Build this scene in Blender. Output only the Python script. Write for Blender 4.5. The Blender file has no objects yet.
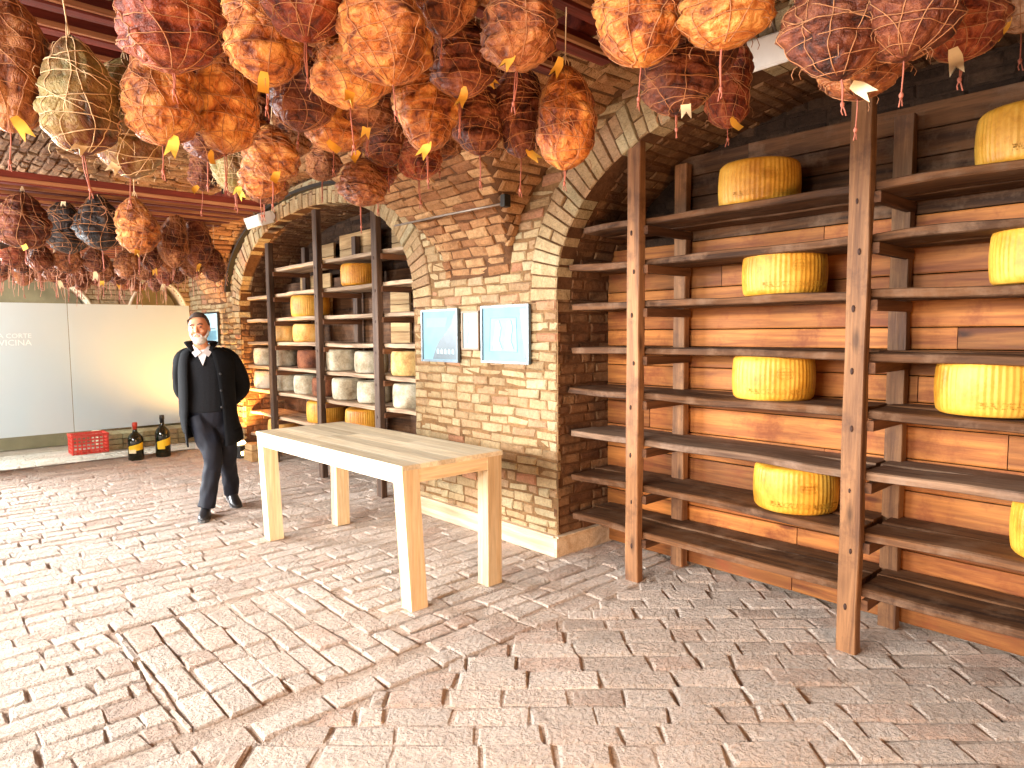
import bpy, bmesh, math, random
from mathutils import Vector, Matrix, noise
random.seed(7)
C = bpy.context.scene.collection
PI = math.pi
# ------------------------------------------------------------ camera, world, lights, exposure
FPX = 680.0
roll = math.radians(0.45); pitch = math.atan(52/680); yaw = math.radians(42)
_f = Vector((math.sin(yaw)*math.cos(pitch), math.cos(yaw)*math.cos(pitch), -math.sin(pitch)))
_r0 = Vector((math.cos(yaw), -math.sin(yaw), 0)); _u0 = _r0.cross(_f)
_r = _r0*math.cos(roll) - _u0*math.sin(roll); _u = _u0*math.cos(roll) + _r0*math.sin(roll)
cam = bpy.data.cameras.new('camera'); camo = bpy.data.objects.new('camera', cam); C.objects.link(camo)
cam.sensor_width = 36; cam.lens = FPX/1024*36; cam.clip_start = 0.05
camo.matrix_world = Matrix(((_r.x, _u.x, -_f.x, 0), (_r.y, _u.y, -_f.y, 0), (_r.z, _u.z, -_f.z, 1.55), (0, 0, 0, 1)))
S = bpy.context.scene; S.camera = camo
S.view_settings.view_transform = 'Standard'; S.view_settings.look = 'None'
S.view_settings.gamma = 1; S.view_settings.use_curve_mapping = False
S.view_settings.exposure = 0.15
W = bpy.data.worlds.new('sky'); S.world = W; W.use_nodes = True
W.node_tree.nodes['Background'].inputs[0].default_value = (0.80, 0.90, 1.0, 1)
W.node_tree.nodes['Background'].inputs[1].default_value = 0.10

def area(name, loc, aim, sx, sy, power, col, spread=180):
    l = bpy.data.lights.new(name, 'AREA'); l.shape = 'RECTANGLE'; l.size = sx; l.size_y = sy
    l.energy = power; l.color = col; l.spread = math.radians(spread)
    o = bpy.data.objects.new(name, l); C.objects.link(o); o.location = loc
    d = Vector(aim) - Vector(loc); o.rotation_euler = d.to_track_quat('-Z', 'Y').to_euler()
    return o
def spot(name, loc, aim, power, col, size, radius=.08, blend=.6):
    l = bpy.data.lights.new(name, 'SPOT'); l.energy = power; l.color = col
    l.spot_size = math.radians(size); l.spot_blend = blend; l.shadow_soft_size = radius
    o = bpy.data.objects.new(name, l); C.objects.link(o); o.location = loc
    d = Vector(aim) - Vector(loc); o.rotation_euler = d.to_track_quat('-Z', 'Y').to_euler()
    return o
# daylight through the windows of the far end and of the left wall
area('daylight_far_window', (-2.3, 10.7, 1.75), (2.3, 2.6, 0.1), 2.6, 1.7, 950, (0.95, 0.98, 1.0), 140)
area('daylight_left_window', (-4.0, 3.0, 2.25), (1.8, 2.3, 0.0), 6.6, 1.3, 800, (1.0, 0.98, 0.95), 130)
area('daylight_behind_glass', (-0.2, 10.4, 1.9), (1.8, 10.2, 0.3), 0.9, 1.4, 70, (0.9, 0.96, 1.0))
area('added_warm_area_behind', (0.4, -1.6, 0.9), (2.3, 3.6, 0.35), 1.2, .8, 45, (1.0, 0.52, 0.22), 90)  # unseen warm light added to tint the table's camera side
# pair of unseen warm spots added low near the camera for hams and vault
spot('added_warm_spot', (-0.3, 0.4, 0.35), (1.15, 2.25, 2.5), 150, (1.0, 0.46, 0.15), 66, .10, 1.0)
spot('added_warm_spot_right', (1.1, 0.0, 0.35), (1.6, 1.15, 2.6), 50, (1.0, 0.46, 0.15), 52, .10, 1.0)
spot('uplighter_pier', (3.12, 8.60, 0.28), (3.1, 9.2, 2.6), 330, (1.0, 0.50, 0.12), 140, .06)

# ------------------------------------------------------------ node helpers and materials
def nd(nt, t, **kw):
    n = nt.nodes.new(t)
    for k, v in kw.items():
        if k.startswith('i_'):
            key = k[2:]; key = int(key) if key.isdigit() else key.replace('_', ' ')
            s = n.inputs[key]
            if hasattr(v, 'is_linked') or isinstance(v, bpy.types.NodeSocket): nt.links.new(v, s)
            else: s.default_value = v
        else: setattr(n, k, v)
    return n
def ramp(nt, fac, stops):
    n = nt.nodes.new('ShaderNodeValToRGB'); e = n.color_ramp.elements
    while len(e) < len(stops): e.new(0.5)
    for i, (p, c) in enumerate(stops):
        e[i].position = p; e[i].color = (*c, 1)
    nt.links.new(fac, n.inputs[0]); return n.outputs[0]
def mixc(nt, f, a, b, mode='MIX'):
    n = nt.nodes.new('ShaderNodeMix'); n.data_type = 'RGBA'; n.blend_type = mode
    for s, v in ((n.inputs[0], f), (n.inputs[6], a), (n.inputs[7], b)):
        if isinstance(v, bpy.types.NodeSocket): nt.links.new(v, s)
        else: s.default_value = (*v, 1) if isinstance(v, tuple) and len(v) == 3 else v
    return n.outputs[2]
def math_(nt, op, a, b=0.0, c=0.0):
    n = nt.nodes.new('ShaderNodeMath'); n.operation = op
    for i, v in enumerate((a, b, c)):
        if isinstance(v, bpy.types.NodeSocket): nt.links.new(v, n.inputs[i])
        else: n.inputs[i].default_value = v
    return n.outputs[0]
def newmat(name):
    m = bpy.data.materials.new(name); m.use_nodes = True; nt = m.node_tree
    b = nt.nodes['Principled BSDF']; return m, nt, b
def coords(nt, scale=(1, 1, 1), kind='Object', shift=True):
    tc = nd(nt, 'ShaderNodeTexCoord'); v = tc.outputs[kind]
    if shift:
        a = nd(nt, 'ShaderNodeAttribute', attribute_name='Col')
        v = nd(nt, 'ShaderNodeVectorMath', operation='MULTIPLY_ADD', i_0=a.outputs['Color'], i_1=(0, 7.0, 3.0), i_2=v).outputs[0]
    return nd(nt, 'ShaderNodeMapping', i_Vector=v, i_Scale=scale).outputs[0]
def bump(nt, b, h, strength=.5, dist=.01):
    n = nd(nt, 'ShaderNodeBump', i_Strength=strength, i_Distance=dist, i_Height=h)
    nt.links.new(n.outputs[0], b.inputs['Normal'])
def noise_(nt, v, scale, detail=4, rough=.55, dist=0.0):
    return nd(nt, 'ShaderNodeTexNoise', i_Vector=v, i_Scale=scale, i_Detail=detail, i_Roughness=rough, i_Distortion=dist).outputs[0]

def mat_brick(name, stops, dirt=(.3, .22, .15), bstr=.6, dirt_amt=.5, bd=.02, fine=.35):
    m, nt, b = newmat(name)
    a = nd(nt, 'ShaderNodeAttribute', attribute_name='Col')
    sep = nd(nt, 'ShaderNodeSeparateColor', i_0=a.outputs['Color'])
    base = ramp(nt, sep.outputs[0], stops)
    v = coords(nt)
    n1 = noise_(nt, v, 9, 6, .65); n2 = noise_(nt, v, 45, 5, .7); n3 = noise_(nt, v, 1.6, 3)
    f = nd(nt, 'ShaderNodeMapRange', i_Value=n1, i_1=.45, i_2=.72, i_3=0.0, i_4=dirt_amt).outputs[0]
    c = mixc(nt, f, base, dirt)
    v2 = nd(nt, 'ShaderNodeMapRange', i_Value=n2, i_1=.3, i_2=.7, i_3=.75, i_4=1.15).outputs[0]
    cc = nd(nt, 'ShaderNodeVectorMath', operation='SCALE', i_0=c, i_Scale=v2).outputs[0]
    v3 = nd(nt, 'ShaderNodeMapRange', i_Value=n3, i_1=.3, i_2=.7, i_3=.8, i_4=1.12).outputs[0]
    cc = nd(nt, 'ShaderNodeVectorMath', operation='SCALE', i_0=cc, i_Scale=v3).outputs[0]
    nt.links.new(cc, b.inputs['Base Color']); b.inputs['Roughness'].default_value = .92
    b.inputs['Specular IOR Level'].default_value = .15
    h = math_(nt, 'MULTIPLY_ADD', n2, fine, n1)
    bump(nt, b, h, bstr, bd)
    return m
def mat_wood(name, c1, c2, axis='Y', rough=.7, knots=.5, fine=1.0, bstr=.35, grime=None, gloss=.25, var=(.72, 1.2)):
    m, nt, b = newmat(name)
    sc = {'X': (.55, 9, 9), 'Y': (9, .55, 9), 'Z': (9, 9, .55)}[axis]
    v = coords(nt, sc)
    n1 = noise_(nt, v, 1.3*fine, 6, .6, 1.2)
    v2 = coords(nt, tuple(s*5 for s in sc)); n2 = noise_(nt, v2, 2*fine, 4, .6)
    ks = {'X': (1.2, 4, 4), 'Y': (4, 1.2, 4), 'Z': (4, 4, 1.2)}[axis]
    vk = coords(nt, ks); vor = nd(nt, 'ShaderNodeTexVoronoi', i_Vector=vk, i_Scale=1.6).outputs['Distance']
    kn = nd(nt, 'ShaderNodeMapRange', i_Value=vor, i_1=.05, i_2=.14, i_3=1.0, i_4=0.0).outputs[0]
    a = nd(nt, 'ShaderNodeAttribute', attribute_name='Col')
    sep = nd(nt, 'ShaderNodeSeparateColor', i_0=a.outputs['Color'])
    c = ramp(nt, n1, [(.32, c2), (.62, c1)])
    c = mixc(nt, math_(nt, 'MULTIPLY', kn, knots), c, tuple(x*.35 for x in c2))
    g = nd(nt, 'ShaderNodeMapRange', i_Value=n2, i_1=.3, i_2=.7, i_3=.8, i_4=1.12).outputs[0]
    c = nd(nt, 'ShaderNodeVectorMath', operation='SCALE', i_0=c, i_Scale=g).outputs[0]
    g = nd(nt, 'ShaderNodeMapRange', i_Value=sep.outputs[0], i_1=0.0, i_2=1.0, i_3=var[0], i_4=var[1]).outputs[0]
    c = nd(nt, 'ShaderNodeVectorMath', operation='SCALE', i_0=c, i_Scale=g).outputs[0]
    if grime:
        n3 = noise_(nt, coords(nt, (1, 1, 1)), 5, 6, .7)
        f = nd(nt, 'ShaderNodeMapRange', i_Value=n3, i_1=.5, i_2=.68, i_3=0.0, i_4=.8).outputs[0]
        c = mixc(nt, f, c, grime)
    nt.links.new(c, b.inputs['Base Color']); b.inputs['Roughness'].default_value = rough
    b.inputs['Specular IOR Level'].default_value = gloss
    bump(nt, b, math_(nt, 'MULTIPLY_ADD', n2, .6, n1), bstr, .006)
    return m
def mat_plain(name, c, rough=.6, metal=0.0, spec=.4, nscale=None, var=.2, bstr=0.0, c2=None, bd=.002):
    m, nt, b = newmat(name)
    b.inputs['Roughness'].default_value = rough; b.inputs['Metallic'].default_value = metal
    b.inputs['Specular IOR Level'].default_value = spec
    n1 = noise_(nt, coords(nt, shift=False), nscale or 12, 5, .6)
    col = ramp(nt, n1, [(.3, c2 or tuple(x*(1-var) for x in c)), (.7, c)])
    nt.links.new(col, b.inputs['Base Color'])
    if bstr: bump(nt, b, n1, bstr, bd)
    return m
def srgb(*c): return tuple(((x/255+.055)/1.055)**2.4 if x > 10 else x/255/12.92 for x in c)

M = {}
M['pier_brick'] = mat_brick('pier brick', [(0, srgb(166, 134, 102)), (.3, srgb(178, 152, 114)), (.65, srgb(188, 166, 128)), (.88, srgb(182, 168, 134)), (1, srgb(176, 124, 94))], srgb(138, 114, 78), 1.0, .6, .04)
M['vault_brick'] = mat_brick('vault brick', [(0, srgb(150, 102, 70)), (.3, srgb(172, 126, 86)), (.7, srgb(186, 142, 100)), (1, srgb(196, 156, 112))], srgb(112, 74, 46), 1.0, .65, .045)
M['deep_shade_brick'] = mat_brick('brick darkened for deep shade', [(0, srgb(58, 42, 32)), (1, srgb(84, 62, 46))], srgb(34, 26, 20), 1.0, .8, .03)  # colour darkened to carry the shade above the alcove boards
M['shade_brick'] = mat_brick('brick darkened for shade', [(0, srgb(104, 70, 48)), (.5, srgb(126, 90, 62)), (1, srgb(146, 112, 80))], srgb(64, 44, 30), 1.0, .8, .03)  # darker brick copy with the shade of alcove and crown in its colour
M['mortar'] = mat_brick('mortar', [(0, srgb(124, 94, 62)), (1, srgb(146, 112, 76))], srgb(76, 52, 34), .9, .7, .03)
M['dark_mortar'] = mat_brick('dark mortar', [(0, srgb(96, 66, 44)), (1, srgb(112, 78, 52))], srgb(58, 38, 26), .8, .6)
M['floor_brick'] = mat_brick('floor brick', [(0, srgb(228, 198, 178)), (.3, srgb(238, 216, 198)), (1, srgb(244, 226, 210))], srgb(244, 228, 214), 1.6, .8, .035, .9)
M['floor_joint'] = mat_brick('floor joint dust', [(0, srgb(206, 182, 164)), (1, srgb(216, 196, 178))], srgb(178, 150, 130), 1.2, .6, .03, .9)
M['plank_wall'] = mat_wood('plank wall wood', srgb(190, 120, 58), srgb(126, 66, 30), 'Y', .6, .9, var=(.45, 1.1), grime=srgb(120, 58, 26))
M['plank_pale'] = mat_wood('pale board wood', srgb(190, 158, 112), srgb(146, 112, 72), 'Y', .7, .7)
M['shelf'] = mat_wood('old shelf board wood', srgb(112, 74, 44), srgb(50, 31, 19), 'Y', .75, .5, 1.2, .8, srgb(122, 94, 72))
M['shelf_grey'] = mat_wood('dusty shelf board wood', srgb(196, 170, 140), srgb(120, 94, 74), 'Y', .8, .4, 1.2, .6)
M['post'] = mat_wood('post wood', srgb(156, 112, 74), srgb(92, 60, 40), 'Z', .6, .7, 1.0, .7, srgb(84, 56, 40))
M['post_dark'] = mat_wood('dark post wood', srgb(98, 76, 60), srgb(50, 36, 28), 'Z', .65, .5, 1.0, .6)
M['shelf_mid'] = mat_wood('worn shelf board wood', srgb(150, 118, 92), srgb(92, 66, 50), 'Y', .8, .4, 1.2, .7, srgb(140, 116, 98))
M['rail'] = mat_wood('rail wood', srgb(120, 80, 52), srgb(64, 40, 26), 'X', .75, .4)
M['table'] = mat_wood('new pine table wood', srgb(228, 206, 168), srgb(212, 176, 126), 'Z', .5, .35, .8, .12)
M['table_top'] = mat_wood('new pine table top wood', srgb(228, 216, 188), srgb(208, 188, 152), 'Y', .5, .2, .8, .12)
M['table_x'] = mat_wood('new pine apron wood', srgb(236, 214, 176), srgb(220, 184, 134), 'X', .5, .35, .8, .12)
M['rack'] = mat_wood('rack timber', srgb(128, 52, 36), srgb(70, 24, 18), 'X', .6, .3, 1, .5)
M['rack_pale'] = mat_wood('rack batten wood', srgb(186, 128, 84), srgb(128, 72, 42), 'X', .7, .3)
M['skirting'] = mat_wood('pale skirting board', srgb(222, 200, 170), srgb(190, 160, 128), 'Y', .7, .2)
M['iron'] = mat_plain('black iron', (.03, .025, .02), .55, .6, nscale=30, bstr=.3)
M['peg'] = mat_plain('dark peg', srgb(60, 36, 26), .8)
M['steel'] = mat_plain('dull steel rod', (.35, .30, .26), .45, .8, nscale=30)
M['white_metal'] = mat_plain('white painted metal', (.8, .8, .78), .4, 0, nscale=20, var=.08)
M['frame_grey'] = mat_plain('blue grey frame', srgb(96, 108, 114), .4, .3, nscale=30)
M['frame_brown'] = mat_plain('brown frame', srgb(134, 110, 84), .5, 0)
M['frame_black'] = mat_plain('black frame', (.02, .02, .02), .4, 0)
M['paper_blue_reflection'] = mat_plain('paper with painted blue reflection', srgb(112, 152, 168), .7, 0, nscale=6, c2=srgb(126, 166, 180), spec=.12)  # blue of reflected daylight put into the paper colour
M['paper_white'] = mat_plain('white print paper', srgb(164, 196, 206), .7, 0, .1, nscale=6, var=.05)
M['print_reflect_grey'] = mat_plain('grey ink and painted reflection', srgb(72, 90, 100), .4, 0, nscale=25, var=.4)  # print ink, and the dark reflection painted on the left picture
M['print_pale'] = mat_plain('pale drawing ink', srgb(134, 174, 188), .7, 0, .1, nscale=20, var=.1)
M['print_line'] = mat_plain('drawing line ink', srgb(96, 140, 158), .4, 0)

def mat_ham(name, fat, mid, dark, mould=None, mf=.5, gloss=.35):
    m, nt, b = newmat(name)
    v = coords(nt, (1, 1, 1), 'Object', False)
    oi = nd(nt, 'ShaderNodeObjectInfo')
    v = nd(nt, 'ShaderNodeVectorMath', operation='MULTIPLY_ADD', i_0=oi.outputs['Location'], i_1=(3, 3, 3), i_2=v).outputs[0]
    n1 = noise_(nt, v, 10, 6, .65, .8); n2 = noise_(nt, v, 42, 5, .7, .6); n3 = noise_(nt, v, 4, 3)
    wv = nd(nt, 'ShaderNodeTexNoise', i_Vector=v, i_Scale=14.0, i_Detail=2.0).outputs['Color']
    vd = nd(nt, 'ShaderNodeVectorMath', operation='MULTIPLY_ADD', i_0=wv, i_1=(.05, .05, .05), i_2=v).outputs[0]
    vo = nd(nt, 'ShaderNodeTexVoronoi', feature='DISTANCE_TO_EDGE', i_Vector=vd, i_Scale=19.0).outputs['Distance']
    cr = nd(nt, 'ShaderNodeMapRange', i_Value=vo, i_1=.0, i_2=.16, i_3=0.0, i_4=1.0).outputs[0]
    f = math_(nt, 'MULTIPLY_ADD', n2, .35, math_(nt, 'MULTIPLY', n1, .75))
    f2 = math_(nt, 'MULTIPLY_ADD', cr, .055, math_(nt, 'SUBTRACT', f, .045))
    c = ramp(nt, f2, [(.42, dark), (.54, mid), (.67, fat)])
    if mould:
        mm = nd(nt, 'ShaderNodeMapRange', i_Value=n3, i_1=.5-mf*.2, i_2=.62, i_3=0.0, i_4=.9).outputs[0]
        c = mixc(nt, mm, c, mould)
    sh = nd(nt, 'ShaderNodeMapRange', i_Value=n3, i_1=.3, i_2=.7, i_3=.6, i_4=1.15).outputs[0]
    c = nd(nt, 'ShaderNodeVectorMath', operation='SCALE', i_0=c, i_Scale=sh).outputs[0]
    nt.links.new(c, b.inputs['Base Color']); b.inputs['Roughness'].default_value = .5
    b.inputs['Specular IOR Level'].default_value = gloss
    bump(nt, b, math_(nt, 'MULTIPLY_ADD', cr, .13, f), 1.0, .032)
    return m
HK = {
 'o': mat_ham('amber ham rind', srgb(232, 170, 92), srgb(192, 112, 50), srgb(104, 44, 20)),
 'b': mat_ham('brown ham rind', srgb(196, 134, 82), srgb(142, 78, 42), srgb(70, 32, 18)),
 'r': mat_ham('russet ham rind', srgb(186, 104, 60), srgb(138, 58, 30), srgb(70, 22, 12)),
 'd': mat_ham('maroon ham rind', srgb(150, 88, 58), srgb(106, 50, 30), srgb(46, 18, 12)),
 'k': mat_ham('blackened ham rind', srgb(72, 50, 38), srgb(40, 26, 20), srgb(14, 9, 7)),
 'm': mat_ham('mouldy olive ham rind', srgb(176, 140, 84), srgb(126, 62, 34), srgb(52, 26, 16), srgb(140, 130, 78), .9),
 'p': mat_ham('pale pink ham rind', srgb(222, 190, 158), srgb(196, 148, 112), srgb(126, 84, 60)),
}
M['twine'] = mat_plain('butcher twine', srgb(172, 118, 78), .8, 0, nscale=60)
M['twine_pale'] = mat_plain('pale twine', srgb(214, 182, 140), .8, 0, nscale=60)
M['twine_red'] = mat_plain('reddish tail twine', srgb(164, 96, 76), .8, 0, nscale=60)
M['tag'] = mat_plain('yellow paper tag', srgb(238, 184, 72), .7, 0, nscale=20, var=.25)
M['tag_cream'] = mat_plain('cream paper tag', srgb(222, 200, 158), .7, 0, nscale=20, var=.2)
M['ink'] = mat_plain('tag ink', srgb(90, 50, 30), .7, 0)

def mat_cheese(name, c1, c2, edge, ribs=True, rough=.45):
    m, nt, b = newmat(name)
    v = coords(nt, (1, 1, 1), 'Object', False)
    oi = nd(nt, 'ShaderNodeObjectInfo')
    vv = nd(nt, 'ShaderNodeVectorMath', operation='MULTIPLY_ADD', i_0=oi.outputs['Location'], i_1=(3, 3, 3), i_2=v).outputs[0]
    n1 = noise_(nt, vv, 6, 5, .6); n2 = noise_(nt, vv, 55, 4, .7)
    f = math_(nt, 'MULTIPLY_ADD', n2, .25, math_(nt, 'MULTIPLY', n1, .8))
    c = ramp(nt, f, [(.36, edge), (.5, c2), (.64, c1)])
    nt.links.new(c, b.inputs['Base Color']); b.inputs['Roughness'].default_value = rough
    b.inputs['Specular IOR Level'].default_value = .35
    h = n2
    bump(nt, b, h, .4 if ribs else .8, .004 if ribs else .01)
    return m
M['parmesan'] = mat_cheese('golden rind', srgb(222, 170, 70), srgb(206, 146, 46), srgb(172, 112, 30))
M['parmesan_dark'] = mat_cheese('dark golden rind', srgb(214, 156, 50), srgb(190, 126, 36), srgb(140, 84, 24))
M['smooth_cheese'] = mat_cheese('smooth orange rind', srgb(240, 196, 124), srgb(232, 176, 92), srgb(206, 136, 60), False, .35)
M['grey_cheese'] = mat_cheese('grey mould rind', srgb(206, 198, 176), srgb(172, 160, 134), srgb(122, 106, 82), False, .9)
M['cream_cheese'] = mat_cheese('cream mottled rind', srgb(226, 196, 138), srgb(200, 162, 100), srgb(150, 112, 64), False, .8)
M['brown_cheese'] = mat_cheese('brown rind', srgb(150, 92, 56), srgb(112, 62, 36), srgb(70, 36, 20), False, .7)
M['rind_mark'] = mat_plain('rind marking', srgb(196, 146, 40), .7, 0)

# ------------------------------------------------------------ mesh builder
class MB:
    def __init__(s): s.v = []; s.f = []; s.c = []; s.sm = []
    def add(s, vs, fs, col=None, smooth=False):
        n = len(s.v); s.v += [tuple(p) for p in vs]
        col = col or (random.random(), random.random())
        for f in fs: s.f.append(tuple(i+n for i in f)); s.c.append(col); s.sm.append(smooth)
        return s
    def hexa(s, p, col=None):      # 8 corners: bottom 4 ccw, top 4 ccw
        return s.add(p, [(3, 2, 1, 0), (4, 5, 6, 7), (0, 1, 5, 4), (1, 2, 6, 5), (2, 3, 7, 6), (3, 0, 4, 7)], col)
    def box(s, x0, x1, y0, y1, z0, z1, col=None, ch=0.0):
        if ch <= 0:
            return s.hexa([(x0, y0, z0), (x1, y0, z0), (x1, y1, z0), (x0, y1, z0), (x0, y0, z1), (x1, y0, z1), (x1, y1, z1), (x0, y1, z1)], col)
        bm = bmesh.new(); bmesh.ops.create_cube(bm, size=1)
        for v in bm.verts: v.co = ((x0+x1)/2+v.co.x*(x1-x0), (y0+y1)/2+v.co.y*(y1-y0), (z0+z1)/2+v.co.z*(z1-z0))
        bmesh.ops.bevel(bm, geom=bm.edges[:], offset=ch, segments=2, affect='EDGES', profile=.6)
        bm.verts.index_update()
        s.add([v.co[:] for v in bm.verts], [[v.index for v in f.verts] for f in bm.faces], col); bm.free(); return s
    def plank(s, a, b, up, w, t, seg=14, jit=.004, col=None, warp=0.0, ends=.0):
        # rough board from a to b, width w across, thickness t along 'up'
        a = Vector(a); b = Vector(b); up = Vector(up).normalized(); d = (b-a).normalized(); sd = d.cross(up).normalized()
        vs = []; fs = []; R = random.random()*50
        prof = [(-.5, -.5), (-.44, -.5), (.44, -.5), (.5, -.42), (.5, .42), (.44, .5), (-.44, .5), (-.5, .42)]
        prof[0] = (-.5, -.42)
        prof = [(-.5, -.38), (-.46, -.5), (.46, -.5), (.5, -.38), (.5, .38), (.46, .5), (-.46, .5), (-.5, .38)]
        k = len(prof)
        for i in range(seg+1):
            t_ = i/seg; c = a+(b-a)*t_
            c = c + up*(warp*math.sin(t_*PI)) + up*(noise.noise((R, t_*4, 0))*jit)
            for j, (p, q) in enumerate(prof):
                nz = noise.noise((R+(p > 0)*9+(q > 0)*3, t_*(b-a).length*2.4, 1))*jit*2.0
                e = 0
                if i in (0, seg) and ends: e = (random.random()-.5)*ends
                vs.append(c + sd*(p*w + (nz if abs(p) > .4 else 0)*(1 if p > 0 else -1)) + up*(q*t + nz*.3) + d*e)
        for i in range(seg):
            for j in range(k):
                fs.append((i*k+j, i*k+(j+1) % k, (i+1)*k+(j+1) % k, (i+1)*k+j))
        fs.append(tuple(range(k))[::-1]); fs.append(tuple(seg*k+j for j in range(k)))
        return s.add(vs, fs, col)
    def tube(s, pts, r, n=6, col=None, close=False, smooth=True):
        pts = [Vector(p) for p in pts]; m = len(pts); vs = []; fs = []
        rr = r if hasattr(r, '__len__') else [r]*m
        t = (pts[1]-pts[0]).normalized(); ref = Vector((0, 0, 1)) if abs(t.z) < .9 else Vector((1, 0, 0))
        nn = t.cross(ref).normalized()
        for i in range(m):
            if close: t = (pts[(i+1) % m]-pts[i-1]).normalized()
            else: t = (pts[min(i+1, m-1)]-pts[max(i-1, 0)]).normalized()
            nn = (nn - t*nn.dot(t))
            nn = nn.normalized() if nn.length > 1e-6 else t.orthogonal().normalized()
            bb = t.cross(nn)
            for j in range(n):
                a = 2*PI*j/n; vs.append(pts[i]+(nn*math.cos(a)+bb*math.sin(a))*rr[i])
        for i in range(m if close else m-1):
            for j in range(n):
                i2 = (i+1) % m
                fs.append((i*n+j, i*n+(j+1) % n, i2*n+(j+1) % n, i2*n+j))
        if not close: fs.append(tuple(range(n))[::-1]); fs.append(tuple((m-1)*n+j for j in range(n)))
        return s.add(vs, fs, col, smooth)
    def lathe(s, prof, n=32, c=(0, 0, 0), col=None, smooth=True, fn=None):
        vs = []; fs = []; m = len(prof)
        for (r, z) in prof:
            for j in range(n):
                a = 2*PI*j/n; rr, zz = (fn(r, z, a) if fn else (r, z))
                vs.append((c[0]+rr*math.cos(a), c[1]+rr*math.sin(a), c[2]+zz))
        for i in range(m-1):
            for j in range(n): fs.append((i*n+j, i*n+(j+1) % n, (i+1)*n+(j+1) % n, (i+1)*n+j))
        fs.append(tuple(range(n))[::-1]); fs.append(tuple((m-1)*n+j for j in range(n)))
        return s.add(vs, fs, col, smooth)
    def loft(s, rings, col=None, smooth=True, cap=True):
        n = len(rings[0]); vs = [p for r in rings for p in r]; fs = []
        for i in range(len(rings)-1):
            for j in range(n): fs.append((i*n+j, i*n+(j+1) % n, (i+1)*n+(j+1) % n, (i+1)*n+j))
        if cap: fs.append(tuple(range(n))[::-1]); fs.append(tuple((len(rings)-1)*n+j for j in range(n)))
        return s.add(vs, fs, col, smooth)
    def mesh(s, name, mat):
        me = bpy.data.meshes.new(name); me.from_pydata(s.v, [], s.f); me.update()
        ca = me.color_attributes.new('Col', 'FLOAT_COLOR', 'CORNER'); buf = []
        for f, c in zip(s.f, s.c): buf += [c[0], c[1], c[1], 1.0]*len(f)
        ca.data.foreach_set('color', buf)
        me.polygons.foreach_set('use_smooth', s.sm)
        if mat: me.materials.append(mat)
        return me
    def build(s, name, mat, parent=None, **tags):
        o = bpy.data.objects.new(name, s.mesh(name, mat)); C.objects.link(o)
        if parent: o.parent = parent
        return tagset(o, **tags)
def tagset(o, label=None, cat=None, group=None, kind=None):
    if label: o['label'] = label
    if cat: o['category'] = cat
    if group: o['group'] = group
    if kind: o['kind'] = kind
    return o
def empty(name, loc=(0, 0, 0), rz=0, **tags):
    o = bpy.data.objects.new(name, None); C.objects.link(o); o.location = loc; o.rotation_euler = (0, 0, rz)
    o.empty_display_size = .1
    return tagset(o, **tags)
def inst(name, me, parent):
    o = bpy.data.objects.new(name, me); C.objects.link(o); o.parent = parent; return o

# ------------------------------------------------------------ bricks
JZ = [1.0]
def one_brick(mb, P, ua, ub, va, vb, h, jit=.006, ch=.010, deep=.03, col=None):
    jz = JZ[0]
    ju = lambda: random.uniform(-jit, jit)
    base = [(ua, va), (ub, va), (ub, vb), (ua, vb)]
    q = [(u+ju(), v+ju()) for u, v in base]
    cu = (ua+ub)/2; cv = (va+vb)/2
    ins = [(u+(ch if u < cu else -ch), v+(ch if v < cv else -ch)) for u, v in q]
    vs = [P(u, v, -deep) for u, v in q] + [P(u, v, h-ch*.8+ju()*.5*jz) for u, v in q] + [P(u, v, h+ju()*.6*jz) for u, v in ins]
    fs = []
    for l in (0, 4):
        for i in range(4): fs.append((l+i, l+(i+1) % 4, l+4+(i+1) % 4, l+4+i))
    fs.append((8, 9, 10, 11))
    mb.add(vs, fs, col)
def lay(mb, P, v0, v1, intervals, bl, bh, joint=.010, hmax=.012, jit=.006, keep=None, wob=0.0, minl=.045, lvar=.25, ch=.010):
    r = 0; v = v0
    while v < v1:
        hh = bh*random.uniform(.9, 1.1)
        vc = v+hh/2
        for (ua, ub) in intervals(vc):
            u = ua - random.random()*bl if r % 1 == 0 else ua
            while u < ub:
                L = bl*random.uniform(1-lvar, 1+lvar*.4)
                if random.random() < .14: L *= .55
                a = max(u, ua); b = min(u+L-joint, ub)
                if keep is not None and b-a > minl:
                    tt = [a+(b-a)*q/8 for q in range(9)]; ok = [t for t in tt if keep(t, vc-hh*.4) and keep(t, vc+hh*.4)]
                    if len(ok) < 3: a = b = 0
                    else: a, b = ok[0], ok[-1]
                if b-a > minl:
                    w = wob*noise.noise((a*1.3, v*1.3, 3)); 
                    one_brick(mb, P, a, b, v+joint*.5+w, min(v+hh-joint*.5, v1)+w, random.uniform(0, hmax), jit, ch)
                u += L
        v += hh; r += 1

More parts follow.
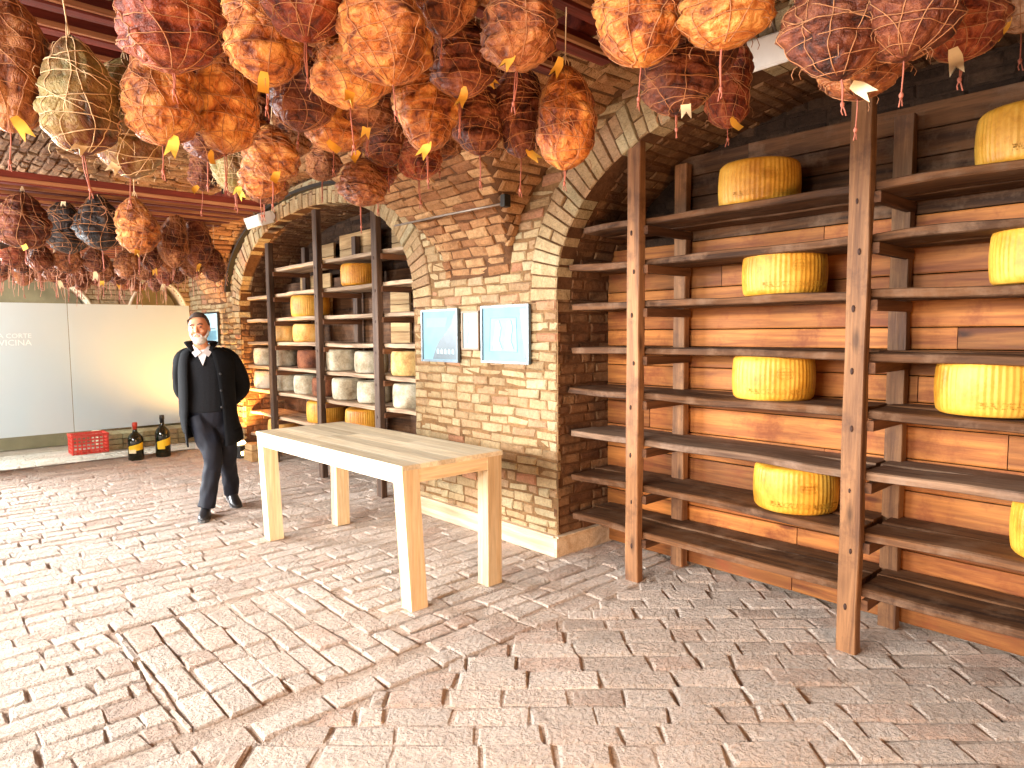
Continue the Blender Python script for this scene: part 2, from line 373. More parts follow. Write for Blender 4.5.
XW = 3.30; YK = (1.21, 6.90, 12.59, -4.48); YO = (1.21, 6.90, -4.48)
HW, ZS, RISE, NN = 2.0, 1.76, 1.12, 2.3
RT = .25
HW2, ZS2, RISE2, N2 = 2.46, 1.95, 1.22, 2.1
def sup(u, n):
    u = abs(u); return 0.0 if u >= 1 else (1-u**n)**(1/n)
def arch_hw(z, hw=HW, zs=ZS, rise=RISE, n=NN):
    if z <= zs: return hw
    return hw*sup((z-zs)/rise, n)
def z_main(x): return ZS2 + 1.35*math.sqrt(max(0, 1-((x+.55)/3.85)**2))
def z_cross(y):
    b = -9
    for k in YK:
        u = (y-k)/HW2
        if abs(u) < 1: b = max(b, ZS2+RISE2*sup(u, N2))
    return b
YMIN, YMAX = -2.0, 10.9
def compl(ints, lo, hi):
    out = []; p = lo
    for a, b in sorted(ints):
        if b <= lo or a >= hi: continue
        if a > p: out.append((p, a))
        p = max(p, b)
    if p < hi: out.append((p, hi))
    return out
def wall_int(z):
    lo, hi = -0.8, YMAX
    if z < ZS: return compl([(k-HW, k+HW) for k in YO], lo, hi)
    o = [(k-arch_hw(z, HW+RT, ZS, RISE+RT), k+arch_hw(z, HW+RT, ZS, RISE+RT)) for k in YO if z < ZS+RISE+RT]
    base = compl(o, lo, hi)
    if z < ZS2: return base
    res = []
    for k in YK:
        h2 = arch_hw(z, HW2, ZS2, RISE2, N2)
        for a, b in base:
            a2, b2 = max(a, k-h2), min(b, k+h2)
            if b2-a2 > .03: res.append((a2, b2))
    return res
PW = lambda u, v, w: (XW - w, u, v)
mb = MB(); lay(mb, PW, 0.12, 3.15, wall_int, .235, .068, wob=.012, hmax=.014, jit=.008)
mb.build('wall_right', M['pier_brick'], kind='structure')
# mortar backing of the right wall (grid cells outside the openings)
mb = MB(); st = .05; z = 0.0
while z < 3.15:
    for a, b in wall_int(z+st/2):
        mb.add([(XW+.001, a-.01, z), (XW+.001, b+.01, z), (XW+.001, b+.01, z+st+.002), (XW+.001, a-.01, z+st+.002)], [(0, 1, 2, 3)], (.5, .5))
    z += st
mb.build('wall_right_mortar', M['mortar'], kind='structure')
# voussoir rings, intrados, side walls and back walls of the alcoves
def arch_curve(k, off, n=400):
    pts = []
    for i in range(n+1):
        t = PI*i/n; c = math.cos(t); s = math.sin(t)
        y = (HW)*math.copysign(abs(c)**(2/NN), c); z = RISE*abs(s)**(2/NN)
        pts.append(Vector((0, k+y, ZS+z)))
    res = []
    for i in range(n+1):
        a = pts[max(i-1, 0)]; b = pts[min(i+1, n)]; d = (b-a).normalized(); nn = Vector((0, d.z, -d.y))
        res.append(pts[i] + nn*off)
    return res
def resample(p, q, step):
    out = [(p[0], q[0])]; acc = 0
    for i in range(1, len(p)):
        acc += (((p[i]+q[i])/2)-((p[i-1]+q[i-1])/2)).length
        if acc >= step: out.append((p[i], q[i])); acc = 0
    return out
XB = 3.88
for k in YK[:2]:
    inn = arch_curve(k, 0); out = arch_curve(k, RT)
    # make sure that the outer curve is really outside
    if (out[200]-Vector((0, k, ZS))).length < (inn[200]-Vector((0, k, ZS))).length: out = arch_curve(k, -RT)
    rs = resample(inn, out, .075); mb = MB()
    for i in range(len(rs)-1):
        (a, A), (b, B) = rs[i], rs[i+1]
        a, b = a.lerp(b, .06), a.lerp(b, .94); A, B = A.lerp(B, .05), A.lerp(B, .95)
        cuts = [0, 1] if random.random() < .6 else [0, random.uniform(.42, .58), 1]
        for c0, c1 in zip(cuts[:-1], cuts[1:]):
            x0 = XW - random.uniform(.004, .022); e = random.uniform(-.008, .008); g = .012 if c0 > 0 else e
            p = [a.lerp(A, c0)+(a-A).normalized()*(-g if c0 > 0 else e), b.lerp(B, c0)+(b-B).normalized()*(-g if c0 > 0 else e), b.lerp(B, c1), a.lerp(A, c1)]
            cen = (p[0]+p[1]+p[2]+p[3])/4
            f1 = [Vector((x0+.008, q.y, q.z)) for q in p]; f0 = [Vector((x0, *(q+(cen-q)*.09).yz)) for q in p]
            bk = [Vector((XW+.13, q.y, q.z)) for q in p]
            fs = [(0, 1, 2, 3)]+[(i_, 4+i_, 4+(i_+1) % 4, (i_+1) % 4) for i_ in range(4)]+[(4+i_, 8+i_, 8+(i_+1) % 4, 4+(i_+1) % 4) for i_ in range(4)]
            mb.add(f0+f1+bk, fs)
    mb.build('trim_1' if k > 3 else 'trim_2', M['pier_brick'], kind='structure')
    # backing of the ring
    mb = MB(); N = len(inn)
    o2 = arch_curve(k, RT+.12) if (out[200].z > inn[200].z and (arch_curve(k, RT)[200]-out[200]).length < .01) else arch_curve(k, -RT-.12)
    vs = [(XW+.004, p.y, p.z) for p in inn]+[(XW+.004, p.y, p.z) for p in o2]
    for s_ in (-1, 1):
        ya, yb = sorted((k+s_*(HW+.002), k+s_*(HW+RT+.1))); mb.add([(XW+.003, ya, ZS-.08), (XW+.003, yb, ZS-.08), (XW+.003, yb, ZS+.03), (XW+.003, ya, ZS+.03)], [(0, 1, 2, 3)], (.5, .5))
    mb.add(vs, [(i, i+1, N+i+1, N+i) for i in range(N-1)], (.5, .5))
    # intrados backing
    vs = [(XW, p.y, p.z) for p in out]; vs = [(XW+.002, p.y, p.z) for p in inn]+[(XB+.4, p.y, p.z) for p in inn]
    mb.add(vs, [(i, i+1, N+i+1, N+i) for i in range(N-1)], (.3, .3))
    for s in (-1, 1):
        y = k+s*(HW+.003)
        mb.add([(XW, y, 0), (XB+.4, y, 0), (XB+.4, y, ZS+.02), (XW, y, ZS+.02)], [(0, 1, 2, 3)], (.3, .3))
    mb.build('wall_alcove_mortar', M['dark_mortar'], kind='structure')
    arc = [0]
    for i in range(1, N): arc.append(arc[-1]+(inn[i]-inn[i-1]).length)
    def PI_(u, v, w, inn=inn, arc=arc, k=k):
        import bisect
        i = min(max(bisect.bisect(arc, v)-1, 0), len(arc)-2); t = (v-arc[i])/max(arc[i+1]-arc[i], 1e-6)
        p = inn[i].lerp(inn[i+1], t); d = (inn[i+1]-inn[i]).normalized(); nn = Vector((0, d.z, -d.y))
        if nn.dot(Vector((0, k, ZS))-p) < 0: nn = -nn
        q = p+nn*w; return (u, q.y, q.z)
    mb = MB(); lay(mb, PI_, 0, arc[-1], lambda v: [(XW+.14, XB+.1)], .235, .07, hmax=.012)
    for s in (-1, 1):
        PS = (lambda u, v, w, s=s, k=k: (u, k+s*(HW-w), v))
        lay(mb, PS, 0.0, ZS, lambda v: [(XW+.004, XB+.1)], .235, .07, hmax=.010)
    mb.build('wall_alcove', M['shade_brick'], kind='structure')
    # brick end wall of the alcove above the boards
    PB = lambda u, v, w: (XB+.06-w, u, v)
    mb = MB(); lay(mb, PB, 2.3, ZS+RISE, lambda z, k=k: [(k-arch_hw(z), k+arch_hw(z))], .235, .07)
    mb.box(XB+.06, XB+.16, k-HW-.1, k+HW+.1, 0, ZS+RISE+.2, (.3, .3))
    mb.build('wall_alcove_back', M['deep_shade_brick'], kind='structure')
# quoin bricks on the jamb corners come from wall + side wall; skirting boards
mb = MB()
mb.plank((XW-.015, 3.205, .07), (XW-.015, 4.915, .07), (1, 0, 0), .145, .028, 10, .001)
mb.plank((XW-.02, 3.205, .145), (XW-.02, 4.915, .145), (1, 0, 0), .012, .05, 10, .001)
mb.build('baseboard_right', M['skirting'], kind='structure')
mb = MB(); mb.plank((XW-.03, 3.20, .07), (XB, 3.20, .07), (0, 1, 0), .145, .028, 6, .001)
mb.plank((XW-.03, 3.195, .145), (XB, 3.195, .145), (0, 1, 0), .012, .05, 6, .001)
mb.build('baseboard_alcove', M['skirting'], kind='structure')

# ------------------------------------------------------------ vaulted ceiling
xs = [3.5, 3.4] + [-.55 + 3.85*math.cos(PI*i/110) for i in range(111)]
ys = [YMIN + (YMAX+.05-YMIN)*i/230 for i in range(231)]
vs = []; fs = []
for x in xs:
    for y in ys: vs.append((x, y, max(z_main(min(x, 3.3)), z_cross(y))+.008))
ny = len(ys)
for i in range(len(xs)-1):
    for j in range(ny-1): fs.append((i*ny+j, i*ny+j+1, (i+1)*ny+j+1, (i+1)*ny+j))
MB().add(vs, fs, (.5, .5), True).build('ceiling', M['dark_mortar'], kind='structure')
# main barrel bricks
sarc = [(0, 3.30)]; x = 3.30
while x > -1.6:
    x2 = x-.01; sarc.append((sarc[-1][0]+math.hypot(.01, z_main(x2)-z_main(x)), x2)); x = x2
SA = [a for a, _ in sarc]
import bisect
def x_of(s):
    i = min(max(bisect.bisect(SA, s)-1, 0), len(SA)-2); t = (s-SA[i])/(SA[i+1]-SA[i])
    return sarc[i][1]+(sarc[i+1][1]-sarc[i][1])*t
def PM(u, v, w):
    x = x_of(v); d = .004; dz = (z_main(min(x+d, 3.2995))-z_main(x-d)); dx = min(x+d, 3.2995)-(x-d)
    n = Vector((dz, 0, -dx)).normalized()
    if n.z > 0: n = -n
    if x > 3.28: n = Vector((-1, 0, 0))
    return (x+n.x*w, u, z_main(x)+n.z*w)
mb = MB()
SM = next(a for a, xx in sarc if xx < 1.95)
lay(mb, PM, 0.0, SM, lambda v: [(-.4, YMAX)], .24, .075, hmax=.022, jit=.009, wob=.014, ch=.013,
    keep=lambda u, v: z_main(x_of(v)) >= z_cross(u)-.004)
mb.build('ceiling_barrel', M['vault_brick'], kind='structure')
mb = MB(); lay(mb, PM, SM, SA[-1]-.08, lambda v: [(-.4, YMAX)], .24, .075, hmax=.022, jit=.009, wob=.014, ch=.013,
    keep=lambda u, v: z_main(x_of(v)) >= z_cross(u)-.004)
mb.build('ceiling_crown', M['shade_brick'], kind='structure')  # darker bricks paint in the shade above the ham racks
# cross barrels (lunettes) over the alcoves
for k in YK[:3]:
    cv = []; n = 500
    for i in range(n+1):
        t = PI*i/n; c = math.cos(t); s = math.sin(t)
        cv.append(Vector((0, k+HW2*math.copysign(abs(c)**(2/N2), c), ZS2+RISE2*abs(s)**(2/N2))))
    arc = [0]
    for i in range(1, n+1): arc.append(arc[-1]+(cv[i]-cv[i-1]).length)
    def PC(u, v, w, cv=cv, arc=arc, k=k):
        i = min(max(bisect.bisect(arc, v)-1, 0), len(arc)-2); t = (v-arc[i])/(arc[i+1]-arc[i])
        p = cv[i].lerp(cv[i+1], t); d = (cv[i+1]-cv[i]).normalized(); nn = Vector((0, d.z, -d.y))
        if nn.dot(Vector((0, k, ZS2-.5))-p) < 0: nn = -nn
        return (u, p.y+nn.y*w, p.z+nn.z*w)
    def kp(u, v, PC=PC):
        p = PC(u, v, 0); return p[2] > z_main(u)-.004 and p[1] < YMAX
    mb = MB(); lay(mb, PC, 0.0, arc[-1], lambda v: [(-.2, 3.30)], .24, .075, hmax=.022, jit=.009, wob=.014, ch=.013, keep=kp)
    mb.build('ceiling_lunette', M['vault_brick'], kind='structure')

# ------------------------------------------------------------ floor
mb = MB(); gx, gy = 170, 260; vs = []; fs = []
for i in range(gx+1):
    for j in range(gy+1):
        x = -4.6+8.6*i/gx; y = -2.2+13.7*j/gy
        vs.append((x, y, -.011+.007*noise.noise((x*1.7, y*1.7, 2))+.004*noise.noise((x*7, y*7, 5))))
for i in range(gx):
    for j in range(gy): a_ = i*(gy+1)+j; fs.append((a_, a_+gy+1, a_+gy+2, a_+1))
mb.add(vs, fs, (.5, .5), True)
mb.box(-4.6, 4.4, -2.2, 14, -.12, -.03, (.5, .5))
mb.build('floor', M['floor_joint'], kind='structure')
def tiltP(ang, ox, oy):
    ca, sa = math.cos(ang), math.sin(ang)
    return lambda u, v, w: (ox+u*ca-v*sa, oy+u*sa+v*ca, w-.004 + .006*noise.noise((u*.9, v*.9, ox)))
def inregion(x, y):
    if 2.75 < y < 3.95 and .75 < x < 1.85: return 'P'
    if y < 2.5: return 'R'
    return 'L'
fb = MB(); JZ[0] = .5
PL = tiltP(0, 0, 0)
lay(fb, PL, 2.5, 10.8, lambda v: [(-2.5, XB)], .30, .140, .007, .008, .012, lambda u, v: inregion(u, v) == 'L', .03, .06, .3, .011)
Pp = tiltP(PI/2, 0, 0)
lay(fb, Pp, -1.85, -.75, lambda v: [(2.75, 3.95)], .30, .140, .007, .008, .012, None, .0, .06, .1, .011)
ar = math.radians(-42); PR0 = tiltP(ar, 0, 0); PR = lambda u, v, w: PR0(u, v, w-.002)
def kR(u, v):
    x, y, _ = PR(u, v, 0); return y < 2.56 and -2 < x < XB and -.6 < y
lay(fb, PR, -1.5, 5.0, lambda v: [(-3, 5)], .30, .140, .008, .008, .012, kR, .03, .06, .3, .011)
JZ[0] = 1.0
fb.build('floor_bricks', M['floor_brick'], kind='structure')

# ------------------------------------------------------------ far wall, other walls
YF = 10.9
ARC = [(.95, 1.06, 1.84, .60), (2.86, .40, 1.70, .62)]
def far_int(z):
    o = []
    for c, hw, zs, rs_ in ARC:
        if z < zs: o.append((c-hw, c+hw))
        elif z < zs+rs_: h = hw*sup((z-zs)/rs_, 2); o.append((c-h, c+h))
    # daylight window in the far wall, left of the picture
    if .35 < z < 2.4: o.append((-3.5, -1.0))
    return compl(o, -4.4, XW+.05)
PF = lambda u, v, w: (u, YF-w, v)
mb = MB(); lay(mb, PF, 0.0, 3.3, far_int, .235, .07, hmax=.01)
mb.build('wall_far', M['pier_brick'], kind='structure')
mb = MB(); z = 0
while z < 3.4:
    for a, b in far_int(z+.02): mb.add([(a, YF+.003, z), (b, YF+.003, z), (b, YF+.003, z+.042), (a, YF+.003, z+.042)], [(0, 1, 2, 3)], (.5, .5))
    z += .04
mb.build('wall_far_mortar', M['mortar'], kind='structure')
M['grey_plaster'] = mat_plain('grey plaster', srgb(140, 128, 96), .9, 0, nscale=4, var=.35, bstr=.3)
M['pale_plaster'] = mat_plain('pale plaster', srgb(222, 206, 176), .9, 0, nscale=8, var=.1, bstr=.2)
mb = MB(); mb.box(-.3, 3.4, YF+.45, YF+.55, 0, 3, (.5, .5)); mb.build('wall_far_niche', M['grey_plaster'], kind='structure')
for n_, (c, hw, zs, rs_) in enumerate(ARC):
    mb = MB(); vs = []; n = 40
    for i in range(n+1):
        t = PI*i/n
        for (o, y) in ((0, YF-.02), (.035, YF-.02), (.035, YF+.02), (0, YF+.45)):
            vs.append((c+(hw+o)*math.cos(t), y, zs+(rs_+o)*math.sin(t)))
    fs = []
    for i in range(n):
        for j in range(3): fs.append((i*4+j, i*4+j+1, (i+1)*4+j+1, (i+1)*4+j))
        fs.append((i*4+3, i*4, (i+1)*4, (i+1)*4+3))
    mb.add(vs, fs, (.5, .5), True)
    for s in (-1, 1):
        mb.add([(c+s*hw, YF-.02, 0), (c+s*hw, YF+.45, 0), (c+s*hw, YF+.45, zs), (c+s*hw, YF-.02, zs)], [(0, 1, 2, 3)], (.5, .5))
        x0 = c+s*hw; x1 = c+s*(hw+.035)
        mb.add([(x0, YF-.02, 0), (x1, YF-.02, 0), (x1, YF-.02, zs), (x0, YF-.02, zs)], [(0, 1, 2, 3)], (.5, .5))
    mb.build('trim_%d' % (3+n_), M['pale_plaster'], kind='structure')
mb = MB()
for a, b in ((-2.2, .9), (6.2, 10.9)): mb.box(-4.6, -4.4, a, b, 0, 3.3)
mb.box(-4.6, -4.4, .9, 6.2, 0, .5); mb.box(-4.6, -4.4, .9, 6.2, 2.6, 3.3)
mb.build('wall_left', M['mortar'], kind='structure')

# ------------------------------------------------------------ boards behind the shelves
def board_wall(name, y0, y1, zlist, mat, idx):
    mb = MB()
    for a, b in zip(zlist[:-1], zlist[1:]):
        y = y0
        while y < y1:
            L = random.uniform(1.1, 2.6); e = min(y+L, y1)
            mb.plank((XB-.045+random.uniform(-.004, .004), y+.002, (a+b)/2), (XB-.045, e-.002, (a+b)/2), (1, 0, 0), b-a-.006, .022, 6, .001)
            y = e
    mb.build(name, mat, kind='structure')
zl = [.015]
while zl[-1] < 2.10: zl.append(zl[-1]+random.uniform(.11, .17))
board_wall('wall_boards', YK[0]-HW, YK[0]+HW-.005, zl, M['plank_wall'], 1)

zl = [zl[-1]]
while zl[-1] < 2.55: zl.append(zl[-1]+random.uniform(.12, .17))
board_wall('wall_boards_upper', YK[0]-HW*.72, YK[0]+HW*.72, zl, M['shelf'], 1)
# ------------------------------------------------------------ shelving
def shelving(yposts, ya, yb, zs, top, mats, label, ztops=None, gapy=None):
    root = empty('wooden_shelving', (XW, (ya+yb)/2, 0), label=label, cat='shelving')
    inv = Vector(root.location)
    def L(p): return tuple(Vector(p)-inv)
    pm, sm, rm = mats
    for i, yp in enumerate(yposts):
        mb = MB(); h = top[i]
        mb.plank(L((XW+.03, yp, 0)), L((XW+.03, yp, h)), (1, 0, 0), .095, .06, 26, .003)
        mb.build('front_post', pm, root)
        # peg slots on the face of the post
        for z in zs:
            if z > h-.1: continue
            mb = MB(); dy = random.uniform(-.012, .012); w_ = random.uniform(.005, .008)
            mb.lathe([(.001, -.004), (w_, -.003), (w_, .003), (.001, .004)], 10); mb.v = [(XW-.001-inv.x+c*.5, yp+dy-inv.y+a, z-.045+b*2.2) for a, b, c in mb.v]
            mb.build('peg', M['peg'], root)
        mb = MB(); mb.plank(L((XW+.47, yp-.03, 0)), L((XW+.47, yp-.03, min(h, 2.6))), (1, 0, 0), .09, .06, 16, .003)
        mb.build('back_post', pm, root)
        for z in zs:
            if z > h: continue
            mb = MB(); mb.plank(L((XW+.04, yp-.065, z-.03)), L((XW+.50, yp-.065, z-.03)), (0, 0, 1), .03, .05, 4, .001)
            mb.build('cross_rail', rm, root)
    return root, L
# alcove with the golden wheels
ZA = [.27, .545, .835, 1.13, 1.40, 1.69, 1.95, 2.18]     # undersides of the shelves
TH = .042
rt, L = shelving([2.575, 1.285, -.02], -.75, 3.15, ZA, [2.72, 2.80, 2.8], (M['post'], M['shelf'], M['rail']),
                 'tall dark wooden shelving holding golden cheese wheels in the right alcove')
for i, z in enumerate(ZA):
    hwz = arch_hw(z+.05)-.03
    for (a, b) in ((1.29, min(3.16, YK[0]+hwz)), (-.75, 1.28)):
        mb = MB()
        ex = [(.055, .19), (.0, .0)][0] if False else None
        mb.plank(L((XW+.075+.115, b-random.uniform(0, .04), z+TH/2)), L((XW+.075+.115, a, z+TH/2)), (0, 0, 1), .25, TH, 40, .010, warp=random.uniform(-.012, .012), ends=.02)
        mb.plank(L((XW+.075+.33, b-random.uniform(0, .03), z+TH/2)), L((XW+.075+.33, a, z+TH/2)), (0, 0, 1), .17, TH, 16, .004)
        mb.build('shelf', M['shelf_mid'] if i in (2,) else M['shelf'], rt)
# alcove with mixed cheeses
ZB = [.23, .515, .81, 1.11, 1.41, 1.70, 1.985, 2.285]
rt2, L2 = shelving([5.555, 6.745, 7.99], 4.93, 8.88, ZB, [2.70, 2.84, 2.62], (M['post_dark'], M['shelf_grey'], M['rail']),
                   'old wooden shelving with grey and golden cheeses in the left alcove behind the table')
for i, z in enumerate(ZB):
    hwz = arch_hw(z+.06)-.03
    for (a, b) in ((max(4.93, YK[1]-hwz), 5.54), (5.56, 6.74), (6.76, 7.98), (8.0, min(8.87, YK[1]+hwz))):
        if b-a < .1 or (i == 7 and a > 7.9): continue
        mb = MB(); mb.plank(L2((XW+.07+.19, b, z+TH/2)), L2((XW+.07+.19, a, z+TH/2)), (0, 0, 1), .37, TH, 12, .006, warp=random.uniform(-.006, .006))
        mb.build('shelf', M['shelf_grey'], rt2)
# pale boards leaning behind the shelves of that alcove
mb = MB()
for (y0, y1, z0, z1) in ((4.95, 5.5, 2.0, 2.28), (4.95, 5.45, 1.72, 1.98), (4.95, 5.42, 1.45, 1.68), (5.55, 6.05, 2.3, 2.62), (4.95, 5.5, 2.32, 2.6), (5.75, 6.1, 1.42, 1.98),
                         (6.3, 7.15, 2.33, 2.66), (6.3, 7.0, 2.0, 2.27), (7.4, 8.2, 1.75, 2.26), (7.3, 7.7, 2.3, 2.6), (5.0, 8.8, .1, .5)):
    n = max(1, round((z1-z0)/.15)); h = (z1-z0)/n
    for q in range(n): mb.plank((XB-.06, y0, z0+h*(q+.5)), (XB-.06, y1, z0+h*(q+.5)), (1, 0, 0), h-.006, .025, 6, .002)
mb.build('wall_boards_pale', M['plank_pale'], kind='structure')
mb = MB(); mb.box(XB-.03, XB, 4.9, 8.9, .05, 2.2, (.2, .2)); mb.build('wall_boards_dark', M['shelf'], kind='structure')

# ------------------------------------------------------------ cheeses
def cheese_mesh(r, h, ribs, mat, name='cheese_wheel', bulge=.05):
    mb = MB(); prof = []
    n = 16
    prof.append((.001, 0)); prof.append((r*.55, 0)); prof.append((r*.90, .0))
    for i in range(n+1):
        t = i/n; zz = h*t
        rr = r*(.955+bulge*math.sin(PI*t)**.8)
        if t < .08 or t > .92: rr -= r*.03*(1-min(t, 1-t)/.08)
        prof.append((rr, min(max(zz, .004), h-.004)))
    prof += [(r*.90, h), (r*.55, h), (.001, h)]
    K = 108
    def fn(rr, z, a):
        if rr > r*.93 and ribs: rr += .0014*(1 if int(a/(2*PI)*K+.5) % 2 else -1)
        if not ribs: rr *= 1+.018*noise.noise((math.cos(a)*2, math.sin(a)*2, z*9+r*50)); z += .006*noise.noise((rr*math.cos(a)*9, rr*math.sin(a)*9, 4))*(z > h*.5)
        return rr, z
    mb.lathe(prof, 216 if ribs else 64, fn=fn)
    return mb.mesh(name, mat)
def text_mesh(txt, size, ext=.0006):
    cu = bpy.data.curves.new('t', 'FONT'); cu.body = txt; cu.size = size; cu.extrude = ext; cu.align_x = 'CENTER'; cu.resolution_u = 2
    o = bpy.data.objects.new('t', cu); C.objects.link(o); bpy.context.view_layer.update()
    me = bpy.data.meshes.new_from_object(o.evaluated_get(bpy.context.evaluated_depsgraph_get()))
    bpy.data.objects.remove(o); bpy.data.curves.remove(cu)
    return me
PR_, PH = .215, .235
par = cheese_mesh(PR_, PH, True, M['parmesan']); pard = cheese_mesh(.20, .215, True, M['parmesan_dark'])
smo = cheese_mesh(.175, .205, False, M['smooth_cheese'], bulge=.07)
gry = [cheese_mesh(.172+.004*i, .212+.006*i, False, M['grey_cheese'], bulge=.05) for i in range(3)]
cre = cheese_mesh(.18, .225, False, M['cream_cheese']); bro = cheese_mesh(.165, .205, False, M['brown_cheese'])
def mark_mesh():
    # stamped oval and dotted lettering, bent around the rind
    mb = MB(); rad = PR_*1.006+.0022
    def bend(x, z): a = x/rad; return (rad*math.sin(a), -rad*math.cos(a), z)
    def seg(pts, w=.0016):
        mb.tube([bend(*p) for p in pts], w, 4)
    seg([(.045*math.cos(t*PI/12), .145+.030*math.sin(t*PI/12)) for t in range(25)], .0007)
    for z, txt in ((.150, 'PARMIGIANO'), (.136, 'REGGIANO'), (.122, 'CONSORZIO TUTELA')):
        me = text_mesh(txt, .014 if len(txt) < 12 else .0085); vs = [bend(v.co.x, z+v.co.y) for v in me.vertices]
        mb.add(vs, [tuple(p.vertices) for p in me.polygons]); bpy.data.meshes.remove(me)
    # pin-dot lettering low on the heel
    me = text_mesh('PARMIGIANO REGGIANO', .034); vs = [bend(v.co.x+.0, .040+v.co.y) for v in me.vertices]
    for (x, y, z) in vs:
        if random.random() < .35: mb.box(x-.0012, x+.0012, y-.0012, y+.0012, z-.0012, z+.0012)
    bpy.data.meshes.remove(me)
    return mb.mesh('rind_marking', M['rind_mark'])
marks = mark_mesh()
def cheese(me, x, y, z, rz, label, group, cat='cheese', mark=None):
    o = empty('cheese_wheel', (x, y, z), rz, label=label, cat=cat, group=group) if mark else bpy.data.objects.new('cheese_wheel', me)
    if mark:
        inst('rind', me, o); m_ = inst('rind_marking', mark, o); m_['label'] = 'faint dotted stamp on the rind'
    else:
        C.objects.link(o); o.location = (x, y, z); o.rotation_euler = (0, 0, rz); tagset(o, label, cat, group)
    return o
GA = 'golden cheese wheels on the right shelving'
for (y, i, lab) in ((1.93, 7, 'golden cheese wheel alone on the top shelf, left of the nearest tall post'),
                    (1.775, 5, 'golden cheese wheel with oval stamp, second from top left of the nearest post'),
                    (1.825, 3, 'golden cheese wheel with mottled greenish rind on the shelf at chest height'),
                    (1.685, 1, 'golden cheese wheel lowest of the four left of the nearest tall post'),
                    (.69, 7, 'golden cheese wheel on the top shelf, cut by the upper right picture edge'),
                    (.62, 5, 'pale golden cheese wheel upper middle, cut by the right picture edge'),
                    (.81, 3, 'large golden cheese wheel nearly whole at the right picture edge, dotted lettering'),
                    (.50, 1, 'golden cheese wheel low at the right picture edge, only its left end in view')):
    cheese(par, XW+.075+.215, y, ZA[i]+TH+.002, math.radians(-random.uniform(35, 60)), lab, GA, mark=marks)
GB = 'cheeses on the left shelving'
XC = XW+.07+.19
rows = [
 (pard, 6.22, 6, 'golden cheese wheel highest of all on the left shelving', 'par'),
 (par, 7.38, 5, 'bright yellow cheese wheel half behind the middle post of the left shelving', 'par'),
 (smo, 8.14, 4, 'smooth orange cheese, left one of the pair on its shelf', ''),
 (smo, 7.49, 4, 'smooth orange cheese, right one of the pair, beside the middle post', ''),
 (gry[0], 8.70, 3, 'grey cheese just right of the man at the upper of the two crowded shelves', ''),
 (gry[1], 8.20, 3, 'broad grey cheese with brownish right side on the upper crowded shelf, left bay', ''),
 (bro, 7.42, 3, 'brown cheese in shade right of the middle post, upper crowded shelf', ''),
 (gry[2], 6.68, 3, 'large grey cheese in the middle bay, left of the pair on the upper crowded shelf', ''),
 (gry[0], 6.08, 3, 'pale cheese in the middle bay, right of the pair on the upper crowded shelf', ''),
 (cre, 5.38, 3, 'cream yellow cheese in the right bay just left of the brick pier', ''),
 (gry[1], 8.70, 2, 'grey cheese just right of the man on the lower of the two crowded shelves', ''),
 (gry[0], 8.12, 2, 'grey cheese left of the pair in the left bay, lower crowded shelf', ''),
 (gry[0], 7.52, 2, 'rounded grey cheese beside the middle post, left bay, lower crowded shelf', ''),
 (bro, 7.06, 2, 'dark cheese in shade right of the middle post, lower crowded shelf', ''),
 (gry[2], 6.56, 2, 'blue grey cheese in the middle bay, left of the pair on the lower crowded shelf', ''),
 (gry[0], 6.04, 2, 'mottled grey cheese in the middle bay, right of the pair on the lower crowded shelf', ''),
 (gry[2], 5.36, 2, 'tall grey cheese in the right bay, just above the table corner', ''),
 (par, 7.10, 1, 'yellow cheese wheel low behind the middle post, under the grey cheeses', ''),
 (pard, 6.24, 1, 'golden cheese wheel lowest in the middle bay, just above the table top', ''),
 (smo, 8.3, 0, 'low orange cheese at the bottom left of the left shelving', '')]
for me, y, i, lab, k in rows:
    cheese(me, XC-(.02 if k else .0), y, ZB[i]+TH+.003, random.uniform(-1, 1), lab, GB)

# ------------------------------------------------------------ pine table
def quadleg(mb, b, t, z1, s=.10, sy=.10, dz=.0):
    # leg between two rectangles given by their (x0,y0) corners
    (bx, by), (tx, ty) = b, t
    for half in (0, 1):     # two glued boards
        y0 = half*sy/2+.0008; y1 = (half+1)*sy/2-.0008
        p = [(bx, by+y0, 0), (bx+s, by+y0, 0), (bx+s, by+y1, 0), (bx, by+y1, 0), (tx, ty+y0, z1), (tx+s, ty+y0, z1), (tx+s, ty+y1, z1), (tx, ty+y1, z1)]
        mb.hexa(p)
tab = empty('pine_table', (2.35, 4.1, 0), label='long pale pine table with thick square legs in the middle of the brick floor', cat='table')
def T(p): return (p[0]-2.35, p[1]-4.1)
ZT = .825
tops = {'nl': (2.00, 3.12), 'nr': (2.61, 3.12), 'fl': (1.955, 4.93), 'fr': (2.57, 4.98)}
bots = {'nl': (2.035, 3.105), 'nr': (2.59, 3.105), 'fl': (1.985, 4.925), 'fr': (2.55, 4.945)}
for k in ('nl', 'nr', 'fl', 'fr'):
    mb = MB(); quadleg(mb, T(bots[k]), T(tops[k]), ZT-.028, .108, .10); mb.build('leg', M['table'], tab)
mb = MB()
cor = [(1.998, 3.118), (2.725, 3.118), (2.682, 5.085), (1.950, 5.035)]
nb = 6
def bil(s, t):
    a = Vector(cor[0]).lerp(Vector(cor[1]), s); b = Vector(cor[3]).lerp(Vector(cor[2]), s); c = a.lerp(b, t); return (c.x-2.35, c.y-4.1)
